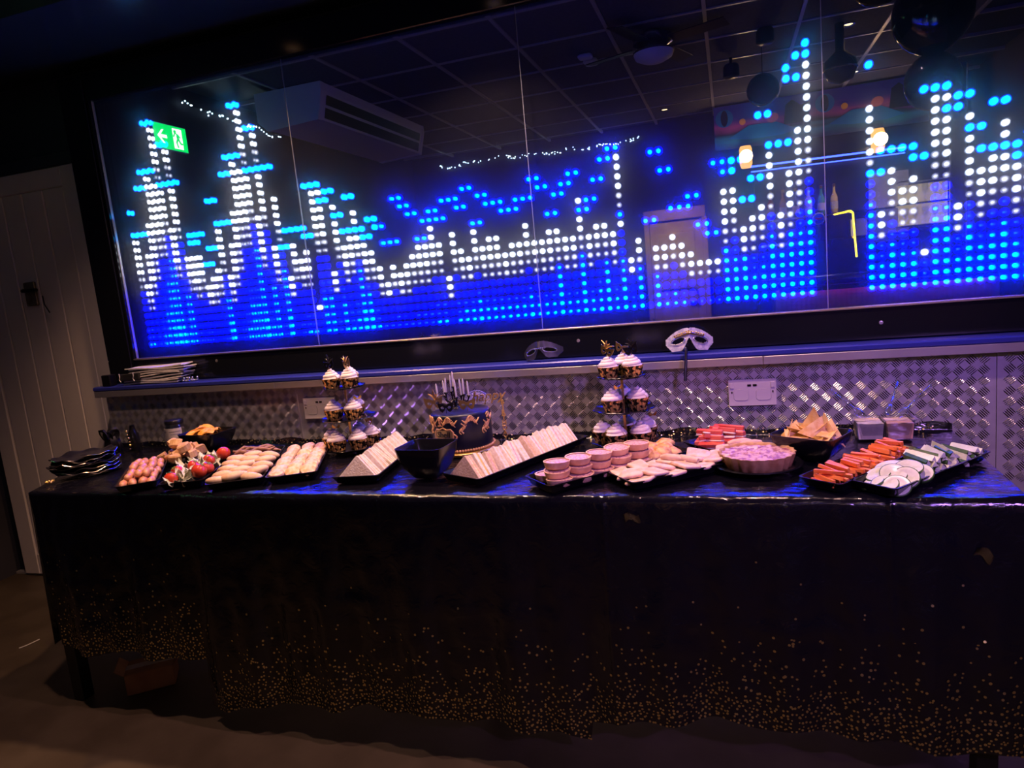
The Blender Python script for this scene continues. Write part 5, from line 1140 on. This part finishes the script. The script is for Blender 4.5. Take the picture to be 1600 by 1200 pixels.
for i in range(6):
    for j in range(18):
        if j % 1 == 0: bar_mesh(mbx, .31 + i * .055, 1.33 + j * .034, R(45 if (i + j) % 2 else -45), .018, .004, -.004)
stuff(mbx.build('tread_bars', M_plate, tp2))
gr = thing('glass_rack', 'warmly lit rack of hanging stemmed glasses behind the bar', 'glass rack', (2.04, BY + .20, 1.41))
MB().box(-.20, .20, -.04, -.02, 0, .38).build('glow_panel', emit('painted_lamplight_cream', (.80, .60, .26), .55), gr)  # lamplight on this panel is put in as a weak glow of its own
for z in (.0, .20, .40): MB().box(-.21, .21, -.03, .12, z, z + .012).build('rack_rail', M_dark, gr)
GLm = MB().lathe([(.028, 0), (.004, .004), (.003, .07), (.022, .09), (.028, .13), (.024, .16)], 14, cap1=False).mesh('wine_glass', clear('bar_glass'), 60)
for j, z in enumerate((.012, .212)):
    for i in range(5): tag(obj('wine_glass', GLm, None, (1.88 + i * .08, BY + .26, 1.41 + z)), 'stemmed glass on the %s rail of the lit rack' % ('lower', 'upper')[j], 'glass', 'stemmed glasses on the %s rail' % ('lower', 'upper')[j])
BC = [(.30, .05, .04), (.45, .25, .06), (.06, .09, .35), (.5, .5, .55), (.08, .28, .10), (.55, .42, .2)]
BN = ['red', 'amber', 'blue', 'clear', 'green', 'honey']
for k in range(6):
    t = thing('bottle', '%s spirit bottle on the bar shelf' % BN[k], 'bottle', (.74 + k * .115, BY + .05, 1.6185)); MB().lathe([(.032, 0), (.034, .005), (.034, .15), (.013, .20), (.012, .26)], 14).build('glass', mat('bottle_%s' % BN[k], BC[k], .1, coat=.5), t, 40); MB().lathe([(.0138, .25), (.0138, .28)], 10).build('cap', M_gold, t); MB().lathe([(.0346, .04), (.0346, .11)], 14, cap0=False, cap1=False).build('label', M_lab, t)
yn = emit('yellow_neon', (1, .72, .02), 5.0)
y_ = thing('neon_tube', 'yellow neon tube framing the metal cabinet', 'neon light', (1.44, BY + .16, 1.2)); MB().tube([(-.14, 0, .40), (.0, 0, .42), (.02, 0, .40), (.03, 0, .22), (.045, 0, -.02)], .009, 6).build('tube', yn, y_); MB().box(.035, .045, -.03, -.01, -.02, .40).build('backing_rail', M_black, y_)
rs = thing('round_badge', 'round red white and blue badge on the beer tap', 'badge', (1.14, BY + .34, 1.57), (R(-90), 0, 0))
MB().lathe([(.055, 0), (.055, .01), (.05, .012)], 24).build('badge_rim', M_ac, rs); MB().lathe([(.046, .0122), (.046, .0135)], 20).build('badge_face', mat('badge_blue', (.05, .15, .6), .3), rs); MB().box(-.03, .03, -.010, .010, .0136, .015).build('badge_stripe', mat('badge_red', (.7, .05, .06), .3), rs)
MB().tube([(0, .06, -.02), (0, .20, -.02)], .02, 10).build('tap_column', M_chrome, rs)
bc_ = thing('bar_counter', 'bar counter with a tread-plate front lit pink', 'bar counter', (1.55, -4.35, 0))
MB().box(-.85, .85, -.25, .25, .0, .98).build('counter_body', M_dark, bc_); cp = MB().box(-.85, .85, .25, .262, .10, .96).build('tread_front', M_plate, bc_); MB().bbox(-.90, .90, -.30, .31, .98, 1.02, .006).build('counter_top', M_gloss, bc_)
mbx = MB(); mbx.M = Matrix.Translation((0, .262, 0)) @ Matrix.Rotation(math.pi, 4, 'Z')
for i in range(-20, 21):
    for j in range(18, 28):
        for k in (-1, 0, 1): a = R(45 if (i + j) % 2 else -45); bar_mesh(mbx, i * .04 - k * .008 * math.sin(a), j * .034 + k * .008 * math.cos(a), a, .016, .0025, .003)
stuff(mbx.build('tread_bars', M_plate, cp))
pnk = thing('neon_tube', 'added pink tube hidden under the counter lip to tint the tread-plate front', 'neon light', (1.55, -4.04, .955)); MB().tube([(-.8, 0, 0), (.8, 0, 0)], .008, 6).build('tube', emit('added_pink_glow', (1, .04, .45), 5.0), pnk); MB().box(-.82, .82, -.018, .03, .010, .02).build('backing_rail', M_black, pnk); MB().box(-.82, .82, .018, .03, -.022, .0105).build('tube_screen', M_black, pnk)  # tube added to tint the counter front pink, screened from view
cl = thing('bar_column', 'dark square column with chrome edges at the end of the bar', 'column', (2.34, BY + .05, 0)); MB().box(-.07, .07, -.07, .07, 0, CEIL).build('shaft', M_gloss, cl)
for x in (-.066, .066): MB().tube([(x, .072, 0), (x, .072, CEIL)], .008, 6).build('edge_rod', M_chrome, cl)
